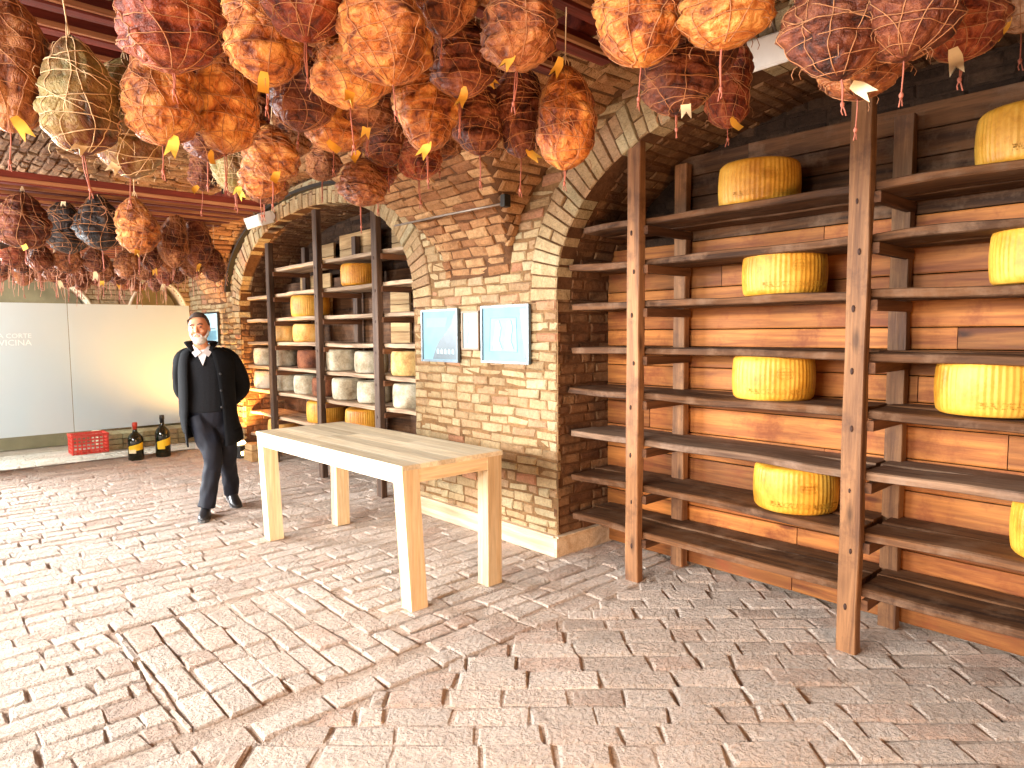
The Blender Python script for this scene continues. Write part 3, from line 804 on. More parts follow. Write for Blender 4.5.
for i in range(nb):
    cuts = [0, random.uniform(.25, .7), 1]
    for t0, t1 in zip(cuts[:-1], cuts[1:]):
        a, b, c, d = bil(i/nb+.0008, t0), bil((i+1)/nb-.0008, t0), bil((i+1)/nb-.0008, t1-.0006), bil(i/nb+.0008, t1-.0006)
        mb.hexa([(*a, ZT-.028), (*b, ZT-.028), (*c, ZT-.028), (*d, ZT-.028), (*a, ZT), (*b, ZT), (*c, ZT), (*d, ZT)])
mb.build('tabletop', M['table_top'], tab)
def apron(p, q, th, inward, name, mat):
    mb = MB(); p = Vector((*T(p), 0)); q = Vector((*T(q), 0)); n = Vector(inward)
    a, b, c, d = p, q, q+n*th, p+n*th
    z0, z1 = ZT-.105, ZT-.0285
    mb.hexa([(v.x, v.y, z0) for v in (a, b, c, d)]+[(v.x, v.y, z1) for v in (a, b, c, d)]); mb.build(name, mat, tab)
apron((2.003, 3.22), (1.960, 4.93), .03, (1, 0, 0), 'long_apron', M['table_top'])
apron((2.715, 3.22), (2.677, 4.98), .03, (-1, 0, 0), 'long_apron', M['table_top'])
apron((2.108, 3.123), (2.61, 3.123), .03, (0, 1, 0), 'short_apron', M['table_x'])
apron((2.06, 5.03), (2.57, 5.075), .03, (0, -1, 0), 'short_apron', M['table_x'])

# ------------------------------------------------------------ pictures on the pier
def picture(name, y0, y1, z0, z1, fmat, pmat, fw, label, extra=None, thick=.025, y_tilt=0.0):
    root = empty(name, (XW-.016, (y0+y1)/2, z0), label=label, cat='picture', group=None)
    w = abs(y0-y1); h = z1-z0
    def bx(mb, a0, a1, b0, b1, t0, t1): mb.box(-t1, -t0, a0-w/2, a1-w/2, b0, b1)
    mb = MB(); 
    bx(mb, 0, w, 0, fw, 0, thick); bx(mb, 0, w, h-fw, h, 0, thick); bx(mb, 0, fw, fw, h-fw, 0, thick); bx(mb, w-fw, w, fw, h-fw, 0, thick)
    mb.build('frame', fmat, root)
    mb = MB(); bx(mb, fw*.8, w-fw*.8, fw*.8, h-fw*.8, .004, thick*.55); mb.build('print', pmat, root)
    if extra: extra(root, w, h, thick*.55)
    return root
def poly(root, name, mat, pts, w, off, dz=0):
    # pts (a,b) in picture coordinates: a from the left edge seen from the room, b up.  left edge seen from the room is larger Y
    mb = MB(); n = len(pts)
    f = [(-off-.0008-dz, w/2-a, b) for a, b in pts]; bk = [(-off-dz, w/2-a, b) for a, b in pts]
    mb.add(f+bk, [tuple(range(n)), tuple(range(2*n-1, n-1, -1))]+[(i, (i+1) % n, n+(i+1) % n, n+i) for i in range(n)])
    o = mb.build(name, mat, root); return o
def stroke(root, name, mat, pts, w, off, r=.002):
    mb = MB(); mb.tube([(-off-.002, w/2-a, b) for a, b in pts], r, 4); mb.build(name, mat, root)
def ex1(root, w, h, off):
    poly(root, 'reflection_shape', M['print_reflect_grey'], [(w*.30, h*.05), (w*.94, h*.05), (w*.94, h*.93), (w*.86, h*.84), (w*.80, h*.70), (w*.66, h*.56), (w*.50, h*.42), (w*.40, h*.28)], w, off)  # dark reflection drawn as a flat shape on the print
    for i in range(5):
        a = w*(.42+.1*i); poly(root, 'reflection_figure', M['paper_white'], [(a, h*.16), (a+w*.06, h*.15), (a+w*.06, h*.22), (a+w*.03, h*.26), (a, h*.22)], w, off, .001)  # pale marks of that reflection, drawn in as well
    poly(root, 'printed_panel', M['print_pale'], [(w*.14, h*.66), (w*.66, h*.66), (w*.72, h*.84), (w*.14, h*.84)], w, off)
def ex2(root, w, h, off):
    poly(root, 'printed_strip', M['print_reflect_grey'], [(w*.22, h*.15), (w*.32, h*.15), (w*.40, h*.45), (w*.44, h*.7), (w*.34, h*.9), (w*.24, h*.9)], w, off)
def ex3(root, w, h, off):
    poly(root, 'printed_panel', M['print_pale'], [(w*.18, h*.20), (w*.76, h*.20), (w*.74, h*.78), (w*.20, h*.78)], w, off)
    poly(root, 'printed_strip', M['print_reflect_grey'], [(w*.90, h*.08), (w*.94, h*.08), (w*.94, h*.94), (w*.80, h*.94)], w, off)
    for cx in (.34, .58):
        poly(root, 'drawn_figure', M['paper_white'], [(w*(cx-.08), h*.24), (w*(cx+.10), h*.24), (w*(cx+.04), h*.40), (w*(cx+.08), h*.62), (w*(cx+.04), h*.74), (w*(cx-.02), h*.72), (w*(cx-.05), h*.5), (w*(cx-.10), h*.34)], w, off, .001)
        stroke(root, 'drawn_line', M['print_line'], [(w*(cx-.09), h*.25), (w*(cx-.08), h*.38), (w*(cx-.02), h*.5), (w*(cx-.0), h*.72)], w, off, .0016)
        stroke(root, 'drawn_line', M['print_line'], [(w*(cx+.11), h*.25), (w*(cx+.05), h*.40), (w*(cx+.09), h*.6), (w*(cx+.05), h*.74)], w, off, .0016)
    b = [(w*.18, h*.2), (w*.76, h*.2), (w*.74, h*.78), (w*.2, h*.78), (w*.18, h*.2)]
    stroke(root, 'drawn_border', M['print_line'], b, w, off, .0012)
picture('framed_picture', 4.755, 4.255, 1.312, 1.738, M['frame_grey'], M['paper_blue_reflection'], .018, 'grey framed print with a painted dark reflection, leftmost of three on the pier', ex1)
picture('framed_picture', 4.205, 3.995, 1.415, 1.712, M['frame_brown'], M['paper_white'], .014, 'small narrow white sheet in a brown frame between two larger framed pictures', ex2)
picture('framed_picture', 3.970, 3.445, 1.322, 1.745, M['frame_grey'], M['paper_blue_reflection'], .018, 'framed drawing with painted blue reflection, right of the three on the pier', ex3)
def ex4(root, w, h, off):
    poly(root, 'printed_panel', M['print_line'], [(w*.15, h*.15), (w*.85, h*.15), (w*.85, h*.45), (w*.15, h*.42)], w, off)
    poly(root, 'printed_panel', M['print_reflect_grey'], [(w*.2, h*.48), (w*.8, h*.48), (w*.8, h*.51), (w*.2, h*.51)], w, off)
picture('framed_picture', 10.25, 9.62, 1.40, 1.86, M['frame_black'], M['paper_white'], .02, 'black framed picture on the wall behind the man', ex4)

# small dark peg hole plate in the pier bricks and a steel tie rod under the vault
mb = MB(); mb.tube([(2.98, 3.37, 2.385), (2.98, 4.05, 2.395), (2.99, 4.70, 2.40)], .008, 8)
tie = mb.build('tie_rod', M['steel'], label='thin steel rod running level across the vault above the pier', cat='rod')
mb = MB(); mb.box(2.955, 3.01, 3.34, 3.385, 2.36, 2.44, ch=.006); mb.build('wall_anchor', M['iron'], tie)
# iron strap following the left lunette
mb = MB(); pts = []
for i in range(41):
    t = math.radians(8+108*i/40); c = math.cos(t); s = math.sin(t)
    pts.append((XW-.05, 6.90+2.34*math.copysign(abs(c)**(2/2.2), c), 1.92+1.14*abs(s)**(2/2.2)))
vs = []
for p in pts:
    c = Vector((0, 6.9, 1.5)); d = (Vector((0, p[1], p[2]))-c).normalized()
    for (o, x) in ((-.018, -.02), (.018, -.02), (.018, .05), (-.018, .05)): vs.append((p[0]+x, p[1]+d.y*o, p[2]+d.z*o))
fs = [(i*4+j, i*4+(j+1) % 4, (i+1)*4+(j+1) % 4, (i+1)*4+j) for i in range(len(pts)-1) for j in range(4)]
mb.add(vs, fs+[(0, 1, 2, 3)]); mb.build('iron_strap', M['iron'], label='black iron strap curving over the left alcove arch', cat='strap')

# floodlights on the arches
def floodlight(loc, rz, tilt, label, grille):
    r = empty('floodlight', loc, rz, label=label, cat='lamp', group='white floodlights mounted above the alcoves')
    r.rotation_euler = (tilt, 0, rz)
    mb = MB()
    n = 10; ring = []
    for x in (-.20, .20):
        ring.append([(x, -.06+.06*math.cos(PI*(.5+i/n)), .055*math.sin(PI*(.5+i/n))*1.0+0) for i in range(n+1)]+[(x, .07, -.055), (x, .07, .055)])
    mb.loft(ring, smooth=False); mb.build('housing', M['white_metal'], r)
    mb = MB(); mb.box(-.185, .185, -.05, .06, -.062, -.054, ch=.002); mb.build('lens', M['lamp_lens'], r)
    mb = MB(); mb.box(-.2, .2, .072, .08, -.07, .05, ch=.002)
    if grille:
        for i in range(15): x = -.19+.38*i/14; mb.box(x-.002, x+.002, -.06, .07, -.075, -.068)
        mb.box(-.2, .2, -.066, -.058, -.078, -.064); mb.box(-.2, .2, .068, .076, -.078, -.064)
    else:
        for x in (-.205, .205): mb.box(x-.006, x+.006, -.075, .075, -.075, .06, ch=.002)
    mb.build('guard', M['white_metal'], r)
    mb = MB(); mb.tube([(-.1, .05, .04), (-.1, .1, .14), (.1, .1, .14), (.1, .05, .04)], .007, 6); mb.build('bracket', M['steel'], r)
m_, nt, b = newmat('lamp lens'); b.inputs['Base Color'].default_value = (.75, .78, .78, 1); b.inputs['Roughness'].default_value = .15; b.inputs['Metallic'].default_value = .3
nt.links.new(ramp(nt, noise_(nt, coords(nt, (40, 4, 4), shift=False), 3, 3), [(.35, (.35, .35, .33)), (.6, (.9, .92, .92))]), b.inputs['Base Color'])
M['lamp_lens'] = m_
floodlight((3.16, 7.85, 2.86), PI/2, math.radians(-20), 'white floodlight at the top of the left alcove arch', False)
floodlight((3.10, 1.66, 2.86), PI/2, math.radians(-20), 'white floodlight with wire guard above the right shelving, between the hams', True)

# warm uplighter on the floor behind the man
m_, nt, b = newmat('glowing lamp glass'); b.inputs['Base Color'].default_value = (1, .8, .4, 1)
b.inputs['Emission Color'].default_value = (1, .78, .36, 1); b.inputs['Emission Strength'].default_value = 9
M['glow'] = m_
up = empty('floor_uplighter', (3.15, 8.60, 0), math.radians(25), label='glowing warm floor lamp behind the man beside the left shelving', cat='lamp')
mb = MB(); mb.box(-.10, .10, -.07, .07, 0, .16, ch=.01); mb.build('housing', M['frame_black'], up)
mb = MB()
mb.hexa([(-.09, -.085, .04), (.09, -.085, .04), (.09, .06, .16), (-.09, .06, .16), (-.09, -.10, .06), (.09, -.10, .06), (.09, .05, .20), (-.09, .05, .20)]); mb.build('lens', M['glow'], up)
mb = MB(); mb.box(3.10, 3.28, 8.16, 8.42, 0, .13, ch=.01); mb.box(3.11, 3.27, 8.18, 8.40, .135, .21, ch=.01)
mb.build('wooden_block', M['plank_pale'], label='stacked wooden blocks on the floor beside the glowing lamp', cat='block')

# ------------------------------------------------------------ glass partition
m_, nt, b = newmat('frosted film glass')
out = nt.nodes['Material Output']; nt.nodes.remove(b)
n1 = noise_(nt, coords(nt, (1, 1, .4), shift=False), 1.5, 2)
colr = ramp(nt, n1, [(.3, (.66, .77, .80)), (.7, (.74, .80, .80))])
tr = nd(nt, 'ShaderNodeBsdfTranslucent', i_Color=colr); df = nd(nt, 'ShaderNodeBsdfDiffuse', i_Color=colr)
tp = nd(nt, 'ShaderNodeBsdfTransparent', i_Color=(.92, .97, .96, 1)); gl = nd(nt, 'ShaderNodeBsdfGlossy', i_Roughness=.12)
a = nd(nt, 'ShaderNodeMixShader', i_0=.55, i_1=tr.outputs[0], i_2=df.outputs[0])
a = nd(nt, 'ShaderNodeMixShader', i_0=.10, i_1=a.outputs[0], i_2=tp.outputs[0])
fr = nd(nt, 'ShaderNodeFresnel', i_IOR=1.4)
a = nd(nt, 'ShaderNodeMixShader', i_0=fr.outputs[0], i_1=a.outputs[0], i_2=gl.outputs[0])
nt.links.new(a.outputs[0], out.inputs[0]); M['frosted'] = m_
m_, nt, b = newmat('clear glass'); out = nt.nodes['Material Output']; nt.nodes.remove(b)
tp = nd(nt, 'ShaderNodeBsdfTransparent', i_Color=(.93, .97, .95, 1)); gl = nd(nt, 'ShaderNodeBsdfGlossy', i_Roughness=.02)
fr = nd(nt, 'ShaderNodeFresnel', i_IOR=1.35)
a = nd(nt, 'ShaderNodeMixShader', i_0=fr.outputs[0], i_1=tp.outputs[0], i_2=gl.outputs[0]); nt.links.new(a.outputs[0], out.inputs[0]); M['clear'] = m_
M['etch'] = mat_plain('white etched letters', (.92, .97, .97), .5, 0, var=.02)
YG = 9.63
for (x0, x1, lab) in ((-.35, 1.522, 'left frosted glass panel with faint white lettering'), (1.53, 2.90, 'right frosted glass panel behind the bottles and the man')):
    g = empty('glass_partition', ((x0+x1)/2, YG, 0), label=lab, cat='glass panel', group='frosted glass panels at the far end')
    w = (x1-x0)/2
    mb = MB(); mb.box(-w, w, -.005, .005, .385, 1.93); mb.build('frosted_band', M['frosted'], g)
    mb = MB(); mb.box(-w, w, -.004, .004, .012, .384); mb.build('clear_band', M['clear'], g)
    mb = MB(); mb.box(-w, w, -.02, .02, 0, .012, ch=.002); mb.build('floor_channel', M['steel'], g)
    mb = MB()
    for x in ((w-.01,) if x0 < 0 else (w-.28,)): mb.tube([(x, 0, 1.90), (x, 0, 2.9)], .004, 6)
    mb.build('suspension_rod', M['steel'], g)
    if x0 < 0:
        for txt, zz, sz in (('ANTICA CORTE', 1.525, .075), ('PALLAVICINA', 1.44, .095)):
            me = text_mesh(txt, sz, .001); mb = MB(); mxx = max(v.co.x for v in me.vertices)
            vs = [(v.co.x-mxx+(1.155-(x0+x1)/2), -.0065-v.co.z, zz+v.co.y) for v in me.vertices]
            mb.add(vs, [tuple(p.vertices) for p in me.polygons]); bpy.data.meshes.remove(me); mb.build('lettering', M['etch'], g)

# red crate, pale bench and bottles
M['red_plastic'] = mat_plain('red plastic', srgb(226, 60, 48), .45, 0, nscale=10)
cr = empty('plastic_crate', (1.80, 10.40, 0), 0, label='red plastic lattice crate on the floor behind the glass', cat='crate')
mb = MB()
for y in (-.14, .14):
    for i in range(9): x = -.2+.05*i; mb.box(x-.008, x+.008, y-.006, y+.006, .0, .24)
    for i in range(6): z = .012+.045*i; mb.box(-.208, .208, y-.007, y+.007, z-.008, z+.008)
for x in (-.2, .2):
    for i in range(7): y = -.14+.0467*i; mb.box(x-.006, x+.006, y-.008, y+.008, 0, .24)
    for i in range(6): z = .012+.045*i; mb.box(x-.007, x+.007, -.145, .145, z-.008, z+.008)
mb.box(-.2, .2, -.14, .14, 0, .01); mb.build('lattice_body', M['red_plastic'], cr)
mb = MB()
for y in (-.14, .14): mb.box(-.215, .215, y-.012, y+.012, .235, .26, ch=.003)
for x in (-.2, .2): mb.box(x-.012, x+.012, -.15, .15, .235, .26, ch=.003)
mb.build('rim', M['red_plastic'], cr)
mb = MB(); x = 2.02
while x < 3.2:
    w = random.uniform(.18, .26)
    for z in (0, .075, .15): mb.box(x, x+w-.008, 10.35+random.uniform(-.01, .01), 10.75, z+.003, z+.07, ch=.006)
    x += w
mb.build('stone_bench', M['grey_stone'] if 'grey_stone' in M else M['pier_brick'], label='low pale brick ledge on the floor behind the two bottles', cat='ledge')
m_, nt, b = newmat('dark bottle glass'); b.inputs['Roughness'].default_value = .06; b.inputs['Specular IOR Level'].default_value = .7
nt.links.new(ramp(nt, noise_(nt, coords(nt, shift=False), 3, 2), [(.3, (.004, .006, .003)), (.7, (.012, .018, .008))]), b.inputs['Base Color']); M['bottle'] = m_
M['label_yellow'] = mat_plain('yellow label', srgb(236, 196, 40), .6, 0, nscale=30, var=.12)
M['label_cream'] = mat_plain('cream label', srgb(226, 214, 170), .6, 0, nscale=30, var=.1)
M['foil_red'] = mat_plain('red foil', srgb(196, 70, 52), .35, .2); M['foil_black'] = mat_plain('black foil', (.02, .02, .02), .35, .2)
def bottle(x, y, h, r, foil, lab, tilt):
    o = empty('wine_bottle', (x, y, 0), tilt, label=lab, cat='bottle', group='big bottles standing on the floor')
    pr = [(.001, 0), (r*.9, 0), (r, .012), (r, h*.52), (r*.97, h*.58), (r*.80, h*.66), (r*.46, h*.72), (r*.30, h*.77), (r*.26, h*.90), (r*.30, h*.905), (r*.30, h*.93), (.001, h*.93)]
    mb = MB(); mb.lathe(pr, 40); mb.build('glass_body', M['bottle'], o)
    mb = MB(); mb.lathe([(.001, h*.82), (r*.30, h*.82), (r*.29, h*.90), (r*.34, h*.91), (r*.33, h*.97), (r*.3, h), (.001, h)], 24); mb.build('foil_cap', foil, o)
    def band(z0, z1, a0, a1, cut=0):
        mb = MB(); n = 16; vs = []
        for i in range(n+1):
            a = a0+(a1-a0)*i/n; zt = z1+(cut*(i/n))
            for rr in (r+.0015,): vs += [(rr*math.cos(a), rr*math.sin(a), z0+cut*(i/n)*.5), (rr*math.cos(a), rr*math.sin(a), zt)]
        mb.add(vs, [(2*i, 2*i+2, 2*i+3, 2*i+1) for i in range(n)], smooth=True); return mb
    f = -PI/2-.2
    band(h*.24, h*.38, f-1.15, f+.95, .05*h*2).build('front_label', M['label_yellow'], o)
    band(h*.20, h*.30, f-1.1, f-.1, 0).build('small_label', M['label_cream'] if foil == M['foil_red'] else M['label_yellow'], o)
    return o
bottle(2.12, 9.35, .47, .088, M['foil_red'], 'big dark wine bottle with red foil cap and yellow label, left of two', .1)
bottle(2.44, 9.38, .53, .088, M['foil_black'], 'big dark wine bottle with black neck and yellow label, nearer the man', .3)

# ------------------------------------------------------------ ham racks
def rack(name, x0, x1, y0, y1, z, step, lab, th=.07):
    r = empty(name, ((x0+x1)/2, (y0+y1)/2, z), label=lab, cat='rack'); cx, cy = (x0+x1)/2, (y0+y1)/2
    for x in (x0+.15, (x0+x1)/2, x1-.15):
        mb = MB(); mb.plank((x-cx, y0-cy, .09), (x-cx, y1-cy, .09), (0, 0, 1), .08, .09, 12, .004); mb.build('bearer', M['rack'], r)
    y = y0
    while y <= y1+.001:
        mb = MB(); mb.plank((x0-cx, y-cy, 0), (x1-cx, y-cy, 0), (0, 0, 1), .06, th, 12, .004); mb.build('joist', M['rack'], r)
        mb = MB(); mb.plank((x0-cx, y-cy-.05, -.02), (x1-cx, y-cy-.05, -.02), (0, 0, 1), .018, .02, 12, .002); mb.build('batten', M['rack_pale'], r)
        y += step
    for x in (x0+.2, x1-.2):
        for yy in (y0+.2, y1-.2):
            mb = MB(); mb.tube([(x-cx, yy-cy, .1), (x-cx, yy-cy, z_main(x)+.1-z)], .008, 6); mb.build('hanger_rod', M['iron'], r)
    return r
rack('ham_rack', -.7, 2.35, .3, 3.9, 2.74, .24, 'near timber rack under the vault carrying the big hams')
rack('ham_rack', -1.2, 2.0, 4.9, 8.9, 2.46, .22, 'far reddish timber rack of close laid battens carrying the dark hams')

# ------------------------------------------------------------ hams
def ham_profile(kind):
    if kind == 0: return [(0, .06), (.03, .17), (.10, .42), (.25, .72), (.45, .95), (.62, 1.0), (.78, .93), (.90, .66), (.97, .34), (1, .02)]       # pear
    if kind == 1: return [(0, .08), (.04, .30), (.15, .68), (.32, .94), (.55, 1.0), (.75, .93), (.90, .70), (.97, .38), (1, .02)]               # oblong
    return [(0, .05), (.05, .22), (.20, .55), (.42, .85), (.62, 1.0), (.80, .85), (.92, .52), (1, .03)]                                        # spindle
def interp(prof, t):
    for (a, ra), (b, rb) in zip(prof[:-1], prof[1:]):
        if t <= b:
            u = (t-a)/(b-a); return ra+(rb-ra)*u
    return prof[-1][1]
HB = 2*.12   # unit ham: width .2, height .3, top at z=0, hanging down
def ham_surface(shape, seed, lobes):
    prof = ham_profile(shape)
    def R(t, a):
        rs = [interp(prof, max(0, min(1, t+d))) for d in (-.04, -.02, 0, .02, .04)]
        r = .1*sum(rs)/5
        if t <= .001 or t >= .999: r *= .5
        n = noise.noise((math.cos(a)*1.3+seed*7, math.sin(a)*1.3, t*3.0)); n2 = noise.noise((math.cos(a)*4+seed*3, math.sin(a)*4, t*9))
        r *= 1+.20*n+.11*n2
        g = abs(math.sin(a*lobes[0]/2+seed)); r *= .90+.12*g**.5 if lobes[0] else 1
        if lobes[1]: r *= .91+.11*abs(math.sin(PI*t*lobes[1]+.8*math.sin(a+seed)))**.5
        return r
    return R
_cache = {}
def ham_meshes(shape, kind, var):
    key = (shape, kind, var)
    if key in _cache: return _cache[key]
    rnd = random.Random(hash((shape, var)) % 1000+5)
    lob = [(4, 7), (5, 6), (3, 9), (6, 5)][var % 4]
    R = ham_surface(shape, var*1.7+shape, lob); H = .30
    bx = lambda t, a, e=0.0: ((R(t, a)+e)*math.cos(a)+.012*math.sin(t*PI+var), (R(t, a)+e)*math.sin(a), -H*t)
    m, n = 44, 48; vs = []; fs = []
    for i in range(m+1):
        for j in range(n): vs.append(bx(i/m, 2*PI*j/n))
    for i in range(m):
        for j in range(n): fs.append((i*n+j, i*n+(j+1) % n, (i+1)*n+(j+1) % n, (i+1)*n+j))
    fs.append(tuple(range(n))[::-1]); fs.append(tuple(m*n+j for j in range(n)))
    body = MB().add(vs, fs, smooth=True).mesh('ham_body', HK[kind])
    nb = MB(); e = .0015; sr = .0013
    nl = lob[1]+3
    for q in range(nl):       # hoops, slanting and criss-crossing
        t0 = .08+.86*q/(nl-1); am = rnd.uniform(.02, .07); ph = rnd.uniform(0, 6.28)
        nb.tube([bx(min(.985, max(.015, t0+am*math.sin(a_*2*PI/36+ph))), a_*2*PI/36, e) for a_ in range(36)], sr, 4, close=True)
    for q in range(max(lob[0], 3)*2):     # lengthwise strings
        a0 = 2*PI*q/(max(lob[0], 3)*2); w = rnd.uniform(-.5, .5)
        nb.tube([bx(.02+.96*i/28, a0+w*math.sin(i/28*PI*1.5), e) for i in range(29)], sr, 4)
    for q in range(9):        # stray diagonal loops
        a0 = rnd.uniform(0, 6.28); t0 = rnd.uniform(.1, .6); da = rnd.uniform(.6, 1.6); dt = rnd.uniform(.15, .35)
        nb.tube([bx(min(.98, t0+dt*i/14), a0+da*i/14, e+.0015*math.sin(i/14*PI)) for i in range(15)], sr, 4)
    for q in range(14):       # loose fibre ends
        a0 = rnd.uniform(0, 6.28); t0 = rnd.uniform(.05, .97); p = Vector(bx(t0, a0, e)); d = Vector((math.cos(a0), math.sin(a0), rnd.uniform(-.8, .3)))
        nb.tube([p, p+d*.012, p+d*.018+Vector((0, 0, -.012)), p+d*.014+Vector((0, 0, -.026))], .0009, 3)
    net = nb.mesh('netting', M['twine'] if kind != 'm' else M['twine_pale'])
    _cache[key] = (body, net); return _cache[key]
def tail_mesh(ln, two):
    mb = MB(); w = random.uniform(-.006, .006)
    mb.tube([(0, 0, .012), (w*.4, .002, -ln*.4), (w, 0, -ln)], .0019, 5)
    if two: mb.tube([(.004, 0, .012), (w*.4+.007, .002, -ln*.45), (w+.001, 0, -ln)], .0020, 5)
    mb.lathe([(.001, -ln-.012), (.005, -ln-.006), (.0055, -ln), (.001, -ln+.007)], 8, c=(w, 0, 0))
    mb.tube([(w, 0, -ln), (w+.005, .003, -ln-.02), (w+.008, .004, -ln-.032)], .0019, 4)
    mb.tube([(w, 0, -ln), (w-.004, -.002, -ln-.018), (w-.003, .001, -ln-.028)], .0019, 4)
    return mb.mesh('tail_string', M['twine_red'])
tails = [tail_mesh(random.uniform(.04, .15), i % 2) for i in range(8)]
def tag_mesh(mat, swallow=True):
    mb = MB(); L_, w = .058, .032; n = 8; vs = []
    for i in range(n+1):
        t = i/n; y = .010*math.sin(t*PI*1.1); z = -L_*t
        for s in (-1, 0, 1):
            zz = z - (0 if not (swallow and i == n) else (.012 if s else -.010))
            ww = w/2*(.65+.35*min(1, t*3))
            vs.append((s*ww, y+.003*s*t, zz))
    m2 = len(vs); vs += [(x, y+.0012, z) for x, y, z in vs]; fs = []
    for i in range(n):
        for j in range(2):
            a = i*3+j; fs.append((a, a+1, a+4, a+3)); fs.append((m2+a+3, m2+a+4, m2+a+1, m2+a))
    mb.add(vs, fs, smooth=True)
    return mb.mesh('tag', mat)
tagm = [tag_mesh(M['tag']), tag_mesh(M['tag_cream']), tag_mesh(M['tag'], False)]
def loose_mesh():
    mb = MB()
    for q in range(9):
        a = random.uniform(0, 6.28); r_ = random.uniform(.02, .10); x, y = r_*math.cos(a), r_*math.sin(a); z0 = -random.uniform(.10, .26); ln = random.uniform(.05, .17)
        mb.tube([(x, y, z0), (x+random.uniform(-.012, .012), y, z0-ln*.5), (x+random.uniform(-.02, .02), y+.005, z0-ln)], .0020, 4)
    for q in range(4):
        a = random.uniform(0, 6.28); p = Vector((.07*math.cos(a), .07*math.sin(a), -random.uniform(.12, .24)))
        mb.tube([p+Vector((.045*math.cos(k*.7), .03*math.sin(k*.9), .035*math.sin(k*.7+q))) for k in range(9)], .0018, 4)
    return mb.mesh('loose_strings', M['twine_red2'])
M['twine_red2'] = mat_plain('loose pinkish twine', srgb(190, 134, 104), .85, 0, nscale=60)
looses = [loose_mesh() for i in range(5)]
TEXTS = {}
def ham(x, y, ztop, w, h, shape, kind, var, rz, label, group, rackz, tag=True, lean=0.0, tail=True):
    root = empty('cured_ham', (x, y, ztop), rz, label=label, cat='ham', group=group)
    root.rotation_euler = (lean, lean*.6, rz); w *= 1.13; h *= 1.08; sx = w/.205; sz = h/.30
    body, net = ham_meshes(shape, kind, var)
    b = inst('ham_body', body, root); b.scale = (sx, sx, sz)
    n = inst('netting', net, root); n.scale = (sx, sx, sz)
    mb = MB(); hh = max(.05, rackz-ztop); r1 = random.uniform(-.01, .01)
    mb.tube([(0, 0, -.02), (.003, 0, .02), (r1*.5, 0, hh*.6), (r1, .0, hh)], .0024, 5)
    mb.tube([(-.018, 0, -.03), (-.008, 0, .01), (.003, 0, .035)], .002, 4); mb.tube([(.020, .004, -.03), (.012, 0, .01), (.003, 0, .035)], .002, 4)
    mb.build('hanging_string', M['twine_pale'], root)
    if tail:
        t = inst('tail_string', random.choice(tails), root); t.location = (.012*sx*math.sin(PI+var), 0, -h+.008); t.rotation_euler = (-lean, -lean*.6, random.uniform(0, 6))
    if y > 4.6: inst('loose_strings', looses[var % 5], root)
    if tag:
        t = inst('tag', tagm[tag-1], root); a = math.atan2(-y, -x)-rz+random.uniform(-.6, .6)
        t.location = (w*.30*math.cos(a), w*.30*math.sin(a), -h*random.choice((.86, .93, .12)))
        if t.location.z > -h*.5: t.location.z = .01
        t.rotation_euler = (random.uniform(-.2, .4), random.uniform(-.9, .9), math.atan2(-x, y)-rz+random.uniform(-.7, .7))
    return root
